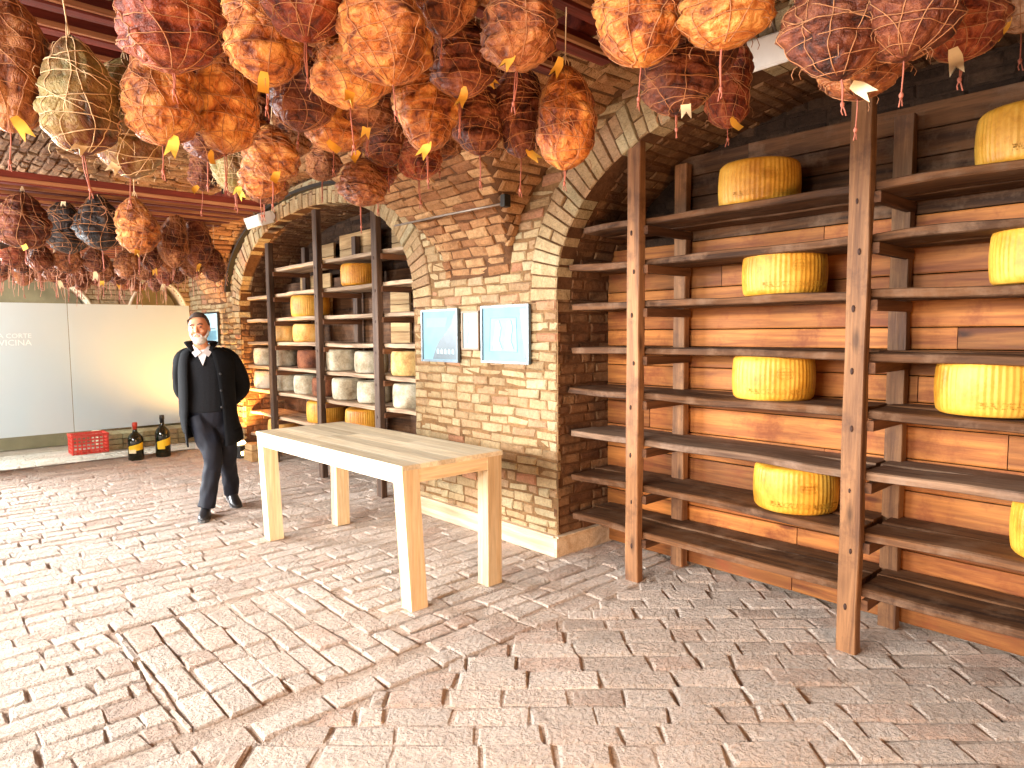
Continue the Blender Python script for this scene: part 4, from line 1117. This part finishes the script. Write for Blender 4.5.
#HAMS
NEAR = [
 (0.3, 2.58, 2.57, 0.2, 0.38, 1, 'b', 0, 1.9, 1, 0.04, 'brown and cream netted ham cut by the left picture edge'),
 (0.43, 2.45, 2.45, 0.2, 0.33, 0, 'm', 1, 1.0, 2, -0.07, 'olive mouldy ham beside the dark red rack joists, second from the left edge'),
 (0.64, 2.7, 2.5, 0.21, 0.37, 1, 'm', 2, 3.4, 2, -0.03, 'narrow olive and brown ham, partly behind the bright amber one near the upper left'),
 (0.65, 2.34, 2.45, 0.2, 0.29, 1, 'o', 3, 1.4, 1, 0.01, 'bright amber oblong ham, centre of the upper left group, yellow tag above it'),
 (0.54, 1.88, 2.51, 0.22, 0.28, 0, 'r', 0, 4.8, 0, 0.05, 'big russet ham at the top left with a pale twisted cord'),
 (0.88, 2.39, 2.53, 0.19, 0.35, 1, 'o', 1, 1.3, 0, 0.07, 'amber oblong ham right of the brightest upper left one, small yellow tag above'),
 (1.04, 3.11, 2.57, 0.19, 0.25, 0, 'd', 2, 5.0, 3, 0.05, 'dark red ham squeezed low between the two amber oblong hams'),
 (1.29, 3.5, 2.53, 0.18, 0.25, 0, 'm', 3, 1.0, 1, -0.03, 'blackish olive ham low over the left arch, greyish net'),
 (1.42, 4.32, 2.69, 0.18, 0.26, 0, 'd', 0, 6.0, 3, 0.06, 'small dark ham behind the low olive ones'),
 (1.33, 3.23, 2.48, 0.19, 0.27, 0, 'o', 1, 0.5, 0, 0.02, 'amber ham low left of centre with a red string'),
 (0.86, 2.06, 2.64, 0.21, 0.32, 0, 'o', 2, 2.4, 3, -0.04, 'bright orange ham with star shaped strings, upper left of centre'),
 (0.88, 1.83, 2.65, 0.21, 0.27, 0, 'r', 3, 1.5, 0, -0.04, 'dark red broad ham at the top edge, no yellow fat showing'),
 (1.07, 1.92, 2.5, 0.22, 0.25, 0, 'o', 0, 5.2, 1, -0.08, 'orange lumpy ham with a pale netted left edge, above centre'),
 (1.05, 1.7, 2.55, 0.23, 0.28, 0, 'o', 1, 3.5, 0, 0.06, 'largest glowing orange ham, upper centre, yellow tag on its top'),
 (1.44, 2.05, 2.56, 0.2, 0.34, 1, 'o', 2, 1.2, 1, -0.01, 'long amber ham with vertical cords, right of the largest orange ham'),
 (1.17, 2.47, 2.6, 0.21, 0.27, 0, 'd', 3, 2.7, 0, -0.05, 'dark shaded ham behind the star strung one'),
 (1.3, 3.29, 2.86, 0.19, 0.31, 0, 'b', 0, 1.6, 0, 0.05, 'brown ham behind the bright orange one on its left'),
 (1.45, 2.45, 2.6, 0.2, 0.24, 0, 'b', 1, 0.3, 1, 0.02, 'brown ham just under the orange lumpy one'),
 (1.77, 2.86, 2.64, 0.2, 0.28, 0, 'd', 2, 3.2, 0, 0.02, 'dark plum ham with pale hoops, below centre of the group'),
 (1.36, 2.59, 2.53, 0.22, 0.23, 0, 'o', 3, 2.1, 3, 0.08, 'amber ham low in the centre with black mottling'),
 (1.44, 3.15, 2.62, 0.19, 0.22, 0, 'b', 0, 0.4, 1, 0.07, 'small brown ham low between the amber ones, with curled yellow tag'),
 (1.27, 2.97, 2.46, 0.22, 0.22, 0, 'o', 1, 3.9, 3, -0.04, 'wide orange ham low above the left arch'),
 (1.86, 3.11, 2.52, 0.19, 0.22, 0, 'r', 2, 2.7, 0, 0.01, 'dark red ham low over the left arch crown'),
 (1.87, 2.75, 2.52, 0.19, 0.23, 0, 'r', 3, 3.5, 3, 0.06, 'dark red smooth ham lowest right of the centre group'),
 (1.44, 1.84, 2.61, 0.2, 0.26, 0, 'd', 0, 5.2, 1, 0.03, 'dark maroon ham with double red string and notched tag, upper centre'),
 (1.29, 1.74, 2.76, 0.19, 0.28, 0, 'b', 1, 4.7, 0, 0.02, 'brown ham at the top edge right of the largest orange one'),
 (2.08, 2.81, 2.67, 0.19, 0.25, 0, 'b', 2, 0.8, 1, 0.07, 'small brown ham low behind the long amber one'),
 (1.48, 3.58, 2.45, 0.19, 0.2, 0, 'b', 3, 2.8, 0, -0.07, 'lowest small brown ham straight above the white floodlight'),
 (1.69, 2.92, 2.38, 0.21, 0.21, 0, 'b', 0, 0.5, 3, 0.07, 'small brown ham low above the crown of the left arch'),
 (1.94, 3.85, 2.69, 0.18, 0.21, 0, 'b', 1, 4.6, 0, 0.07, 'small brown ham behind the low orange ones'),
 (1.27, 3.32, 2.67, 0.2, 0.23, 0, 'o', 2, 2.0, 1, -0.03, 'small amber ham low left behind the red string'),
 (1.48, 3.96, 2.57, 0.17, 0.21, 0, 'm', 3, 4.8, 1, -0.01, 'small olive ham low left over the vault edge'),
 (1.48, 1.59, 2.64, 0.21, 0.27, 0, 'b', 0, 4.2, 1, -0.07, 'brown ham with a pointed right end and loose fibres, top centre'),
 (1.73, 2.11, 2.53, 0.18, 0.27, 0, 'd', 1, 1.2, 1, -0.01, 'dark maroon ham left of the red double string pair'),
 (1.87, 2.02, 2.61, 0.17, 0.35, 1, 'd', 2, 1.6, 1, 0.02, 'dark long ham with evenly spaced hoops, hanging over the pier'),
 (1.85, 1.75, 2.51, 0.19, 0.34, 1, 'o', 3, 2.1, 1, -0.08, 'lone amber brown elongated ham with square paper label above, right of centre'),
 (1.61, 1.22, 2.63, 0.22, 0.31, 0, 'o', 0, 2.8, 1, -0.02, 'bright orange ham right of centre at the top edge, small yellow tag beneath'),
 (1.69, 1.01, 2.6, 0.23, 0.28, 0, 'o', 1, 6.2, 0, 0.01, 'bright orange ham at the top edge beside the white floodlight'),
 (1.94, 1.33, 2.53, 0.21, 0.26, 0, 'd', 2, 6.1, 2, -0.01, 'dark ham with a pale net rim, above the right alcove ring'),
 (2.0, 1.29, 2.67, 0.19, 0.29, 0, 'd', 3, 0.7, 1, -0.07, 'brown ham tucked between the two bright orange ones'),
 (2.49, 1.47, 2.72, 0.17, 0.35, 1, 'r', 0, 1.0, 3, 0.03, 'red ham with looped cord, left of the white floodlight'),
 (1.79, 0.77, 2.48, 0.21, 0.28, 0, 'd', 1, 0.9, 0, -0.07, 'large dark ham with straight parallel cords, right of the white floodlight'),
 (1.97, 0.77, 2.43, 0.2, 0.24, 0, 'b', 2, 3.6, 2, -0.03, 'brown ham low behind the dark ham with straight cords'),
 (1.86, 0.63, 2.48, 0.2, 0.26, 0, 'd', 3, 0.8, 1, 0.0, 'broad dark ham at the top right, white tag beneath'),
 (2.14, 0.58, 2.51, 0.17, 0.24, 0, 'r', 0, 4.0, 2, -0.05, 'dark red ham at the top, second from the right edge'),
 (2.45, 0.53, 2.68, 0.15, 0.26, 1, 'p', 1, 1.5, 1, -0.01, 'pale pinkish ham cut by the top right corner'),
 (1.67, 1.92, 3.01, 0.18, 0.29, 0, 'o', 2, 1.4, 1, -0.01, 'orange ham at the very top edge in the centre'),
 (0.6, 5.02, 2.41, 0.264, 0.32, 0, 'd', 3, 5.5, 3, 0.05, 'brown ham with white hoops, leftmost whole one of the far row'),
 (0.86, 5.4, 2.45, 0.24, 0.33, 0, 'k', 0, 1.2, 2, -0.07, 'black ham with fine silver hoops, second in the far row'),
 (0.98, 4.97, 2.44, 0.24, 0.33, 0, 'k', 1, 1.5, 0, -0.05, 'black ham with curled cord, third in the far row'),
 (1.13, 4.7, 2.4, 0.216, 0.33, 0, 'o', 2, 2.6, 1, -0.04, 'reddish brown spindle shaped ham with close hoops in the far row'),
 (1.61, 5.54, 2.5, 0.204, 0.42, 2, 'b', 3, 0.3, 0, 0.07, 'brown lobed ham at the right end of the far row'),
 (1.78, 5.65, 2.52, 0.204, 0.42, 2, 'd', 0, 0.7, 1, 0.01, 'dark ham behind the right end of the far row'),
 (1.9, 7.18, 2.72, 0.192, 0.42, 2, 'k', 1, 4.1, 3, 0.05, 'narrow black ham between the spindle shaped and the lobed one, far row'),
 (0.55, 5.68, 2.5, 0.24, 0.35, 0, 'k', 2, 0.3, 3, -0.02, 'black ham at the far left edge of the far row')]
GN = 'netted hams hanging on the near rack'; GF = 'dark hams hanging on the far rack'
for (x, y, zt, w, h, shape, kind, var, rz, tg, lean, lab) in NEAR:
    far = y > 4.7
    ham(x, y, zt, w, h, shape, kind, var, rz, lab, GF if far else GN, 2.52 if far else max(2.80, zt+.1), tag=tg, lean=lean)
rnd = random.Random(3)
ri = 0
for (yy, cnt, xa, xb, zb) in ((5.75, 9, .62, 1.95, 2.02), (6.6, 9, .62, 1.95, 2.02), (7.5, 9, .70, 1.95, 2.02)):
    for i in range(cnt):
        x = xa+(xb-xa)*i/(cnt-1)+rnd.uniform(-.02, .02); h = rnd.uniform(.20, .26)
        ham(x, yy+rnd.uniform(-.12, .12), zb+h+rnd.uniform(-.04, .04), .15, h, rnd.randint(0, 2), rnd.choice('bbddr'), rnd.randint(0, 3), rnd.uniform(0, 6),
            'small brown cured ham half hidden in the tangled rear rows above the glass panels', 'small hams in the rear rows', 2.52, tag=rnd.choice((0, 0, 1, 2)), lean=0)

# ------------------------------------------------------------ the man
def catmull(P, k=5):
    out = []
    for i in range(len(P)-1):
        p0 = P[max(i-1, 0)]; p1 = P[i]; p2 = P[i+1]; p3 = P[min(i+2, len(P)-1)]
        for q in range(k):
            t = q/k
            out.append([.5*((2*b)+(-a+c)*t+(2*a-5*b+4*c-d)*t*t+(-a+3*b-3*c+d)*t**3) for a, b, c, d in zip(p0, p1, p2, p3)])
    out.append(list(P[-1])); return out
def limb(mb, P, n=18, k=5, side=(1, 0, 0), noise_amp=0.0, col=None):
    # P: (x, y, z, half width, half depth); rings are perpendicular to the path
    Q = catmull(P, k); rings = []; side = Vector(side)
    for i, q in enumerate(Q):
        p = Vector(q[:3]); a = Vector(Q[max(i-1, 0)][:3]); b = Vector(Q[min(i+1, len(Q)-1)][:3]); t = (b-a).normalized()
        s = (side-t*side.dot(t)).normalized(); f = t.cross(s)
        ring = []
        for j in range(n):
            an = 2*PI*j/n; c = math.cos(an); d = math.sin(an); e = 1
            if noise_amp: e = 1+noise_amp*noise.noise((c*1.6+p.x*3, d*1.6+p.y*3, p.z*11))
            ring.append(p+s*q[3]*c*e+f*q[4]*d*e)
        rings.append(ring)
    mb.loft(rings, col)
def ellipsoid(mb, c, r, n=20, m=14, fn=None, rot=None):
    vs = []; fs = []; c = Vector(c)
    for i in range(1, m):
        th = PI*i/m
        for j in range(n):
            a = 2*PI*j/n; v = Vector((math.sin(th)*math.cos(a)*r[0], math.sin(th)*math.sin(a)*r[1], math.cos(th)*r[2]))
            if fn: v = fn(v)
            if rot: v = rot @ v
            vs.append(c+v)
    top = len(vs); v = Vector((0, 0, r[2])); v = fn(v) if fn else v; vs.append(c+(rot @ v if rot else v))
    v = Vector((0, 0, -r[2])); v = fn(v) if fn else v; vs.append(c+(rot @ v if rot else v))
    for i in range(m-2):
        for j in range(n): fs.append((i*n+j, (i+1)*n+j, (i+1)*n+(j+1) % n, i*n+(j+1) % n))
    for j in range(n):
        fs.append((top, j, (j+1) % n)); fs.append((top+1, (m-2)*n+(j+1) % n, (m-2)*n+j))
    mb.add(vs, fs, smooth=True)
def fuse(o, vox, smooth=4, fac=.5):
    r = o.modifiers.new('fuse', 'REMESH'); r.mode = 'VOXEL'; r.voxel_size = vox; r.use_smooth_shade = True
    s = o.modifiers.new('soft', 'SMOOTH'); s.iterations = smooth; s.factor = fac
m_, nt, b = newmat('skin'); v = coords(nt, (1, 1, 1), shift=False)
nt.links.new(ramp(nt, noise_(nt, v, 14, 4), [(.3, srgb(196, 120, 84)), (.7, srgb(226, 166, 128))]), b.inputs['Base Color'])
b.inputs['Roughness'].default_value = .5; b.inputs['Subsurface Weight'].default_value = .08; b.inputs['Subsurface Radius'].default_value = (.01, .004, .002); M['skin'] = m_
M['coat'] = mat_plain('black wool coat', (.006, .0065, .008), .85, 0, .15, nscale=50, bstr=.3, var=.4)
M['sweater'] = mat_plain('black knit sweater', (.010, .011, .014), .85, 0, .2, nscale=90, bstr=.5, var=.4, bd=.003)
M['trousers'] = mat_plain('dark navy trousers', (.010, .012, .022), .7, 0, .3, nscale=8, bstr=.5, var=.5, bd=.015)
M['shirt'] = mat_plain('white shirt', (.75, .74, .76), .7, 0, .3)
M['hair'] = mat_plain('dark grey hair', (.10, .07, .055), .7, 0, .3, nscale=90, bstr=.6, var=.5, bd=.004)
M['beard'] = mat_plain('white beard', (.62, .56, .50), .8, 0, .2, nscale=80, bstr=.7, var=.3, bd=.004)
M['shoe'] = mat_plain('black leather shoe', (.02, .02, .022), .35, 0, .5)
M['sole'] = mat_plain('grey rubber sole', (.10, .10, .10), .8)
M['eye'] = mat_plain('eye', (.05, .035, .03), .2); M['button'] = mat_plain('dark button', (.03, .03, .032), .6)
man = empty('person', (1.915, 6.125, 0), math.radians(-17.1), label='man in black open coat walking on the brick floor with hands behind his back', cat='person')
HX, HY, HZ = .005, -.23, 1.592       # middle of the head
mb = MB()
# trunk, neck
limb(mb, [(.055, -.03, .80, .15, .10), (.055, -.03, .92, .165, .12), (.06, -.04, 1.05, .155, .115), (.06, -.05, 1.2, .15, .105), (.05, -.05, 1.32, .14, .09), (.04, -.06, 1.38, .085, .07), (.02, -.09, 1.425, .065, .062), (.01, -.13, 1.47, .056, .058), (.005, -.17, 1.52, .055, .06)], 22, 4)
# legs: A forward, B behind
limb(mb, [(-.02, -.04, .86, .09, .095), (.03, -.08, .68, .085, .09), (.075, -.15, .49, .062, .066), (.05, -.14, .40, .058, .062), (.02, -.15, .24, .050, .054), (-.005, -.17, .09, .036, .042)], 16, 5)
limb(mb, [(.14, -.02, .86, .09, .095), (.165, -.02, .70, .078, .084), (.185, -.03, .54, .055, .058), (.19, .02, .44, .050, .054), (.20, .09, .32, .046, .05), (.21, .15, .2, .04, .044), (.215, .20, .12, .036, .042)], 16, 5)
# arms bent behind the back
limb(mb, [(-.07, -.05, 1.36, .05, .06), (-.125, -.03, 1.31, .045, .05), (-.145, .06, 1.12, .044, .046), (-.15, .14, 1.00, .038, .042), (-.04, .20, .93, .034, .036), (.05, .215, .90, .027, .020)], 14, 5, (0, 1, 0))
limb(mb, [(.17, -.05, 1.36, .05, .06), (.255, -.02, 1.30, .052, .055), (.31, .07, 1.12, .044, .046), (.28, .15, 1.0, .038, .042), (.17, .205, .93, .034, .036), (.10, .225, .905, .027, .020)], 14, 5, (0, 1, 0))
# hands, one holding the other
for (wx, d) in ((.05, 1), (.10, -1)):
    y0 = .222 if d > 0 else .240
    limb(mb, [(wx, y0, .90, .020, .026), (wx+.04*d, y0+.004, .885, .014, .040), (wx+.085*d, y0+.004, .868, .011, .040)], 12, 4, (0, 1, 0))
    for q in range(4):
        L_ = (.060, .070, .066, .052)[q]; z0 = .898-.021*q; x0 = wx+.08*d
        limb(mb, [(x0, y0+.004, z0-.004, .0085, .0085), (x0+L_*.5*d, y0+.006, z0-.014, .008, .008), (x0+L_*.8*d, y0-.012, z0-.022, .0075, .0075), (x0+L_*.72*d, y0-.028, z0-.024, .006, .006)], 8, 3, (0, 1, 0))
    limb(mb, [(wx+.02*d, y0, .915, .011, .011), (wx+.045*d, y0+.004, .932, .010, .010), (wx+.072*d, y0-.004, .938, .008, .008)], 8, 3, (0, 1, 0))
# head: skull, jaw, brow, nose, lips, cheeks, ears
HR = Matrix.Rotation(math.radians(-14), 3, 'Z') @ Matrix.Rotation(math.radians(-7), 3, 'Y')
def hp(x, y, z): return Vector((HX, HY+.03, HZ))+HR @ Vector((x, y, z))
def skull(v):
    if v.z < 0: v = Vector((v.x*(1+v.z*2.0), v.y*(1+v.z*.8)-(-v.z)*.10, v.z))
    return v
ellipsoid(mb, hp(0, 0, .022), (.076, .094, .105), 26, 20, skull, HR)
ellipsoid(mb, hp(0, -.030, -.062), (.052, .058, .055), 18, 12, None, HR)
ellipsoid(mb, hp(0, -.066, -.100), (.026, .022, .020), 12, 8, None, HR)
ellipsoid(mb, hp(0, -.084, .036), (.052, .014, .011), 14, 8, None, HR)
for s in (-1, 1):
    ellipsoid(mb, hp(.034*s, -.070, -.018), (.022, .020, .020), 12, 8, None, HR)
    ellipsoid(mb, hp(.078*s, .004, -.002), (.008, .016, .030), 10, 10, None, HR)
    ellipsoid(mb, hp(.010*s, -.098, -.020), (.009, .010, .008), 8, 6, None, HR)
limb(mb, [tuple(hp(0, -.088, .028))+(.008, .007), tuple(hp(0, -.100, .005))+(.010, .010), tuple(hp(0, -.112, -.016))+(.012, .012), tuple(hp(0, -.098, -.026))+(.010, .008)], 10, 4)
ellipsoid(mb, hp(0, -.090, -.048), (.024, .010, .0055), 12, 6, None, HR)
ellipsoid(mb, hp(0, -.088, -.059), (.020, .010, .0055), 12, 6, None, HR)
body = mb.build('body', M['skin'], man); fuse(body, .0055, 3)
for s in (-1, 1):
    mb = MB(); ellipsoid(mb, hp(.030*s, -.0835, .014), (.0115, .008, .006), 12, 8, None, HR); mb.build('eye', M['eye'], man)
    mb = MB(); limb(mb, [tuple(hp(.012*s, -.098, .034))+(.004, .004), tuple(hp(.032*s, -.098, .041))+(.005, .005), tuple(hp(.052*s, -.083, .034))+(.004, .004)], 8, 4); mb.build('eyebrow', M['hair'], man)
mb = MB()     # hair: cap over the crown, sides and back
def hairfn(v):
    v = Vector(v)
    if v.y < -.03: v.z = max(v.z, .064+.02*(v.x/.08)**2*-1) if v.z < .064 else v.z; v.y = max(v.y, -.086)
    if v.z < -.01 and v.y < .0: v.x *= .90
    return v*(1+.03*noise.noise((v.x*60, v.y*60, v.z*20)))
ellipsoid(mb, hp(0, .012, .036), (.083, .100, .108), 30, 22, hairfn, HR)
mb.build('hair', M['hair'], man)
mb = MB()     # short white beard along the jaw
def bd(v): return v*(1+.06*noise.noise((v.x*90, v.y*90, v.z*90)))
ellipsoid(mb, hp(0, -.052, -.088), (.052, .050, .040), 22, 14, bd, HR)
for s in (-1, 1):
    limb(mb, [tuple(hp(.071*s, -.015, -.015))+(.008, .014), tuple(hp(.064*s, -.030, -.050))+(.010, .018), tuple(hp(.044*s, -.055, -.078))+(.014, .022)], 10, 4)
limb(mb, [tuple(hp(-.032, -.080, -.060))+(.007, .007), tuple(hp(-.015, -.098, -.040))+(.007, .006), tuple(hp(.015, -.098, -.040))+(.007, .006), tuple(hp(.032, -.080, -.060))+(.007, .007)], 8, 4)
o = mb.build('beard', M['beard'], man); fuse(o, .005, 1)
# trousers
mb = MB()
limb(mb, [(.055, -.03, .76, .155, .12), (.055, -.03, .88, .178, .135), (.055, -.035, 1.02, .172, .130)], 22, 5)
limb(mb, [(-.03, -.05, .86, .105, .115), (.02, -.09, .70, .100, .108), (.055, -.15, .58, .086, .09), (.070, -.155, .49, .078, .083), (.055, -.14, .40, .074, .08), (.035, -.15, .28, .070, .074), (.018, -.16, .17, .070, .076), (.002, -.165, .085, .074, .082)], 20, 6, noise_amp=.16)
limb(mb, [(.13, -.02, .86, .105, .115), (.165, -.02, .70, .098, .105), (.185, -.03, .56, .082, .086), (.19, .02, .44, .075, .08), (.20, .09, .32, .070, .074), (.21, .16, .19, .068, .072), (.215, .20, .115, .070, .076)], 20, 6, noise_amp=.16)
o = mb.build('trousers', M['trousers'], man); fuse(o, .008, 2)
# sweater
mb = MB()
limb(mb, [(.055, -.04, .90, .180, .138), (.055, -.045, .97, .182, .142), (.06, -.055, 1.10, .172, .135), (.06, -.06, 1.24, .182, .135), (.055, -.06, 1.345, .190, .122), (.04, -.065, 1.405, .125, .098)], 24, 5)
o = mb.build('sweater', M['sweater'], man); fuse(o, .008, 2)
# shirt front in the V of the sweater, and its collar
mb = MB()
mb.add([(-.035, -.170, 1.42), (.065, -.170, 1.42), (.02, -.212, 1.29), (-.030, -.10, 1.44), (.065, -.10, 1.44), (.02, -.15, 1.29)], [(0, 1, 2), (5, 4, 3), (0, 3, 4, 1), (1, 4, 5, 2), (2, 5, 3, 0)])
for s in (-1, 1):
    mb.hexa([(.015+.008*s, -.188, 1.400), (.015+.050*s, -.185, 1.365), (.015+.082*s, -.145, 1.42), (.015+.06*s, -.12, 1.465), (.015+.006*s, -.200, 1.402), (.015+.050*s, -.200, 1.362), (.015+.088*s, -.158, 1.42), (.015+.062*s, -.135, 1.470)])
limb(mb, [(.02, -.095, 1.40, .072, .070), (.015, -.118, 1.445, .068, .068)], 16, 3)
mb.build('shirt', M['shirt'], man)
# coat: open shell hanging from the shoulders, with sleeves
CO = [ # z, left, right, left opening, right opening, centre y, half depth
 (1.445, -.060, .100, -.040, .070, -.085, .085), (1.42, -.11, .18, -.060, .070, -.07, .105), (1.39, -.145, .23, -.070, .080, -.05, .135), (1.33, -.165, .265, -.08, .09, -.04, .165), (1.22, -.17, .265, -.085, .11, -.04, .185),
 (1.08, -.17, .265, -.085, .125, -.03, .20), (.95, -.17, .27, -.09, .14, -.02, .205), (.82, -.165, .285, -.10, .145, -.02, .205), (.72, -.155, .30, -.11, .148, -.02, .21), (.66, -.145, .31, -.12, .150, -.02, .215), (.60, -.135, .315, -.125, .150, -.02, .215)]
Q = catmull(CO, 4); n = 44; vs = []; fs = []
for i, (z, l, r_, ol, orr, cy, hd) in enumerate(Q):
    c = (l+r_)/2; a = (r_-l)/2
    t0 = math.asin(max(-.97, min(.97, (ol-c)/a))); t1 = math.asin(max(-.97, min(.97, (orr-c)/a)))
    # start at the left opening, go left, round the back, end at the right opening
    A0 = -t0; A1 = 2*PI-t1
    for j in range(n+1):
        an = A0+(A1-A0)*j/n; sx = -math.sin(an); sy = -math.cos(an); e = 2/2.5
        x = c+a*math.copysign(abs(sx)**e, sx); y = cy+hd*math.copysign(abs(sy)**e, sy)
        k_ = 1+.035*noise.noise((x*9, y*9, z*2.5))*(1.6 if z < .9 else .7)
        zz = z
        if z < .72: zz += (.09*(1-j/n)*2.4 if j > n*.58 else .09) - (.09 if j < n*.12 else 0)*(1-j/(n*.12)) if j < n*.12 or j > n*.58 else .05
        vs.append((c+(x-c)*k_, cy+(y-cy)*k_, zz))
for i in range(len(Q)-1):
    for j in range(n): fs.append((i*(n+1)+j, i*(n+1)+j+1, (i+1)*(n+1)+j+1, (i+1)*(n+1)+j))
mb = MB(); mb.add(vs, fs, smooth=True)
o = mb.build('coat', M['coat'], man); sl = o.modifiers.new('cloth', 'SOLIDIFY'); sl.thickness = .012; sl.offset = 0
mb = MB()
limb(mb, [(-.07, -.05, 1.37, .060, .075), (-.125, -.04, 1.335, .072, .075), (-.145, .02, 1.20, .068, .074), (-.145, .09, 1.08, .064, .070), (-.10, .17, .98, .062, .064), (-.02, .215, .93, .054, .056)], 18, 6, (0, 1, 0), .10)
mb.build('sleeve', M['coat'], man)
mb = MB()
limb(mb, [(.15, -.05, 1.375, .060, .075), (.235, -.03, 1.325, .076, .080), (.30, .03, 1.19, .072, .078), (.325, .10, 1.07, .068, .072), (.27, .18, .98, .062, .064), (.18, .225, .93, .054, .056)], 18, 6, (0, 1, 0), .10)
mb.build('sleeve', M['coat'], man)
for s, x0, x1 in ((-1, -.045, -.10), (1, .075, .085)):      # turned-up collar halves
    mb = MB()
    limb(mb, [(x0+.0*s, -.165, 1.41, .012, .03), (x0+.030*s, -.125, 1.465, .012, .034), (x0+.035*s, -.04, 1.485, .012, .034), (x0*.3, .015, 1.485, .012, .034)], 12, 5, (0, 0, 1))
    mb.build('collar', M['coat'], man)
for z in (1.22, 1.08, .94):
    mb = MB(); mb.tube([(.15, -.232, z), (.15, -.240, z)], .011, 12); mb.build('button', M['button'], man)
# shoes
def shoe(loc, ang, pitch_):
    s = empty('shoe', loc, 0); s.parent = man; s.rotation_euler = (pitch_, 0, ang)
    mb = MB()
    rings = []
    for (y, w, h, z) in ((.085, .022, .05, .045), (.06, .036, .075, .05), (.02, .038, .08, .055), (-.03, .042, .062, .045), (-.09, .048, .045, .035), (-.14, .046, .034, .030), (-.175, .030, .022, .026), (-.19, .010, .010, .024)):
        rings.append([(w*math.copysign(abs(math.cos(a))**.8, math.cos(a)), y, z+h*math.sin(a)*(1 if math.sin(a) > 0 else .3)) for a in [2*PI*j/18 for j in range(18)]])
    mb.loft(rings); mb.build('upper', M['shoe'], s)
    mb = MB(); pts = [(.030, .085), (.038, .03), (.034, -.03), (.050, -.10), (.044, -.16), (.015, -.195), (-.015, -.195), (-.044, -.16), (-.050, -.10), (-.034, -.03), (-.038, .03), (-.030, .085)]
    mb.loft([[(x, y, z) for x, y in pts] for z in (.0, .022)], smooth=False); mb.build('sole', M['sole'], s)
shoe((-.005, -.165, 0), math.radians(-8), 0)
shoe((.215, .20, .035), math.radians(14), math.radians(14))
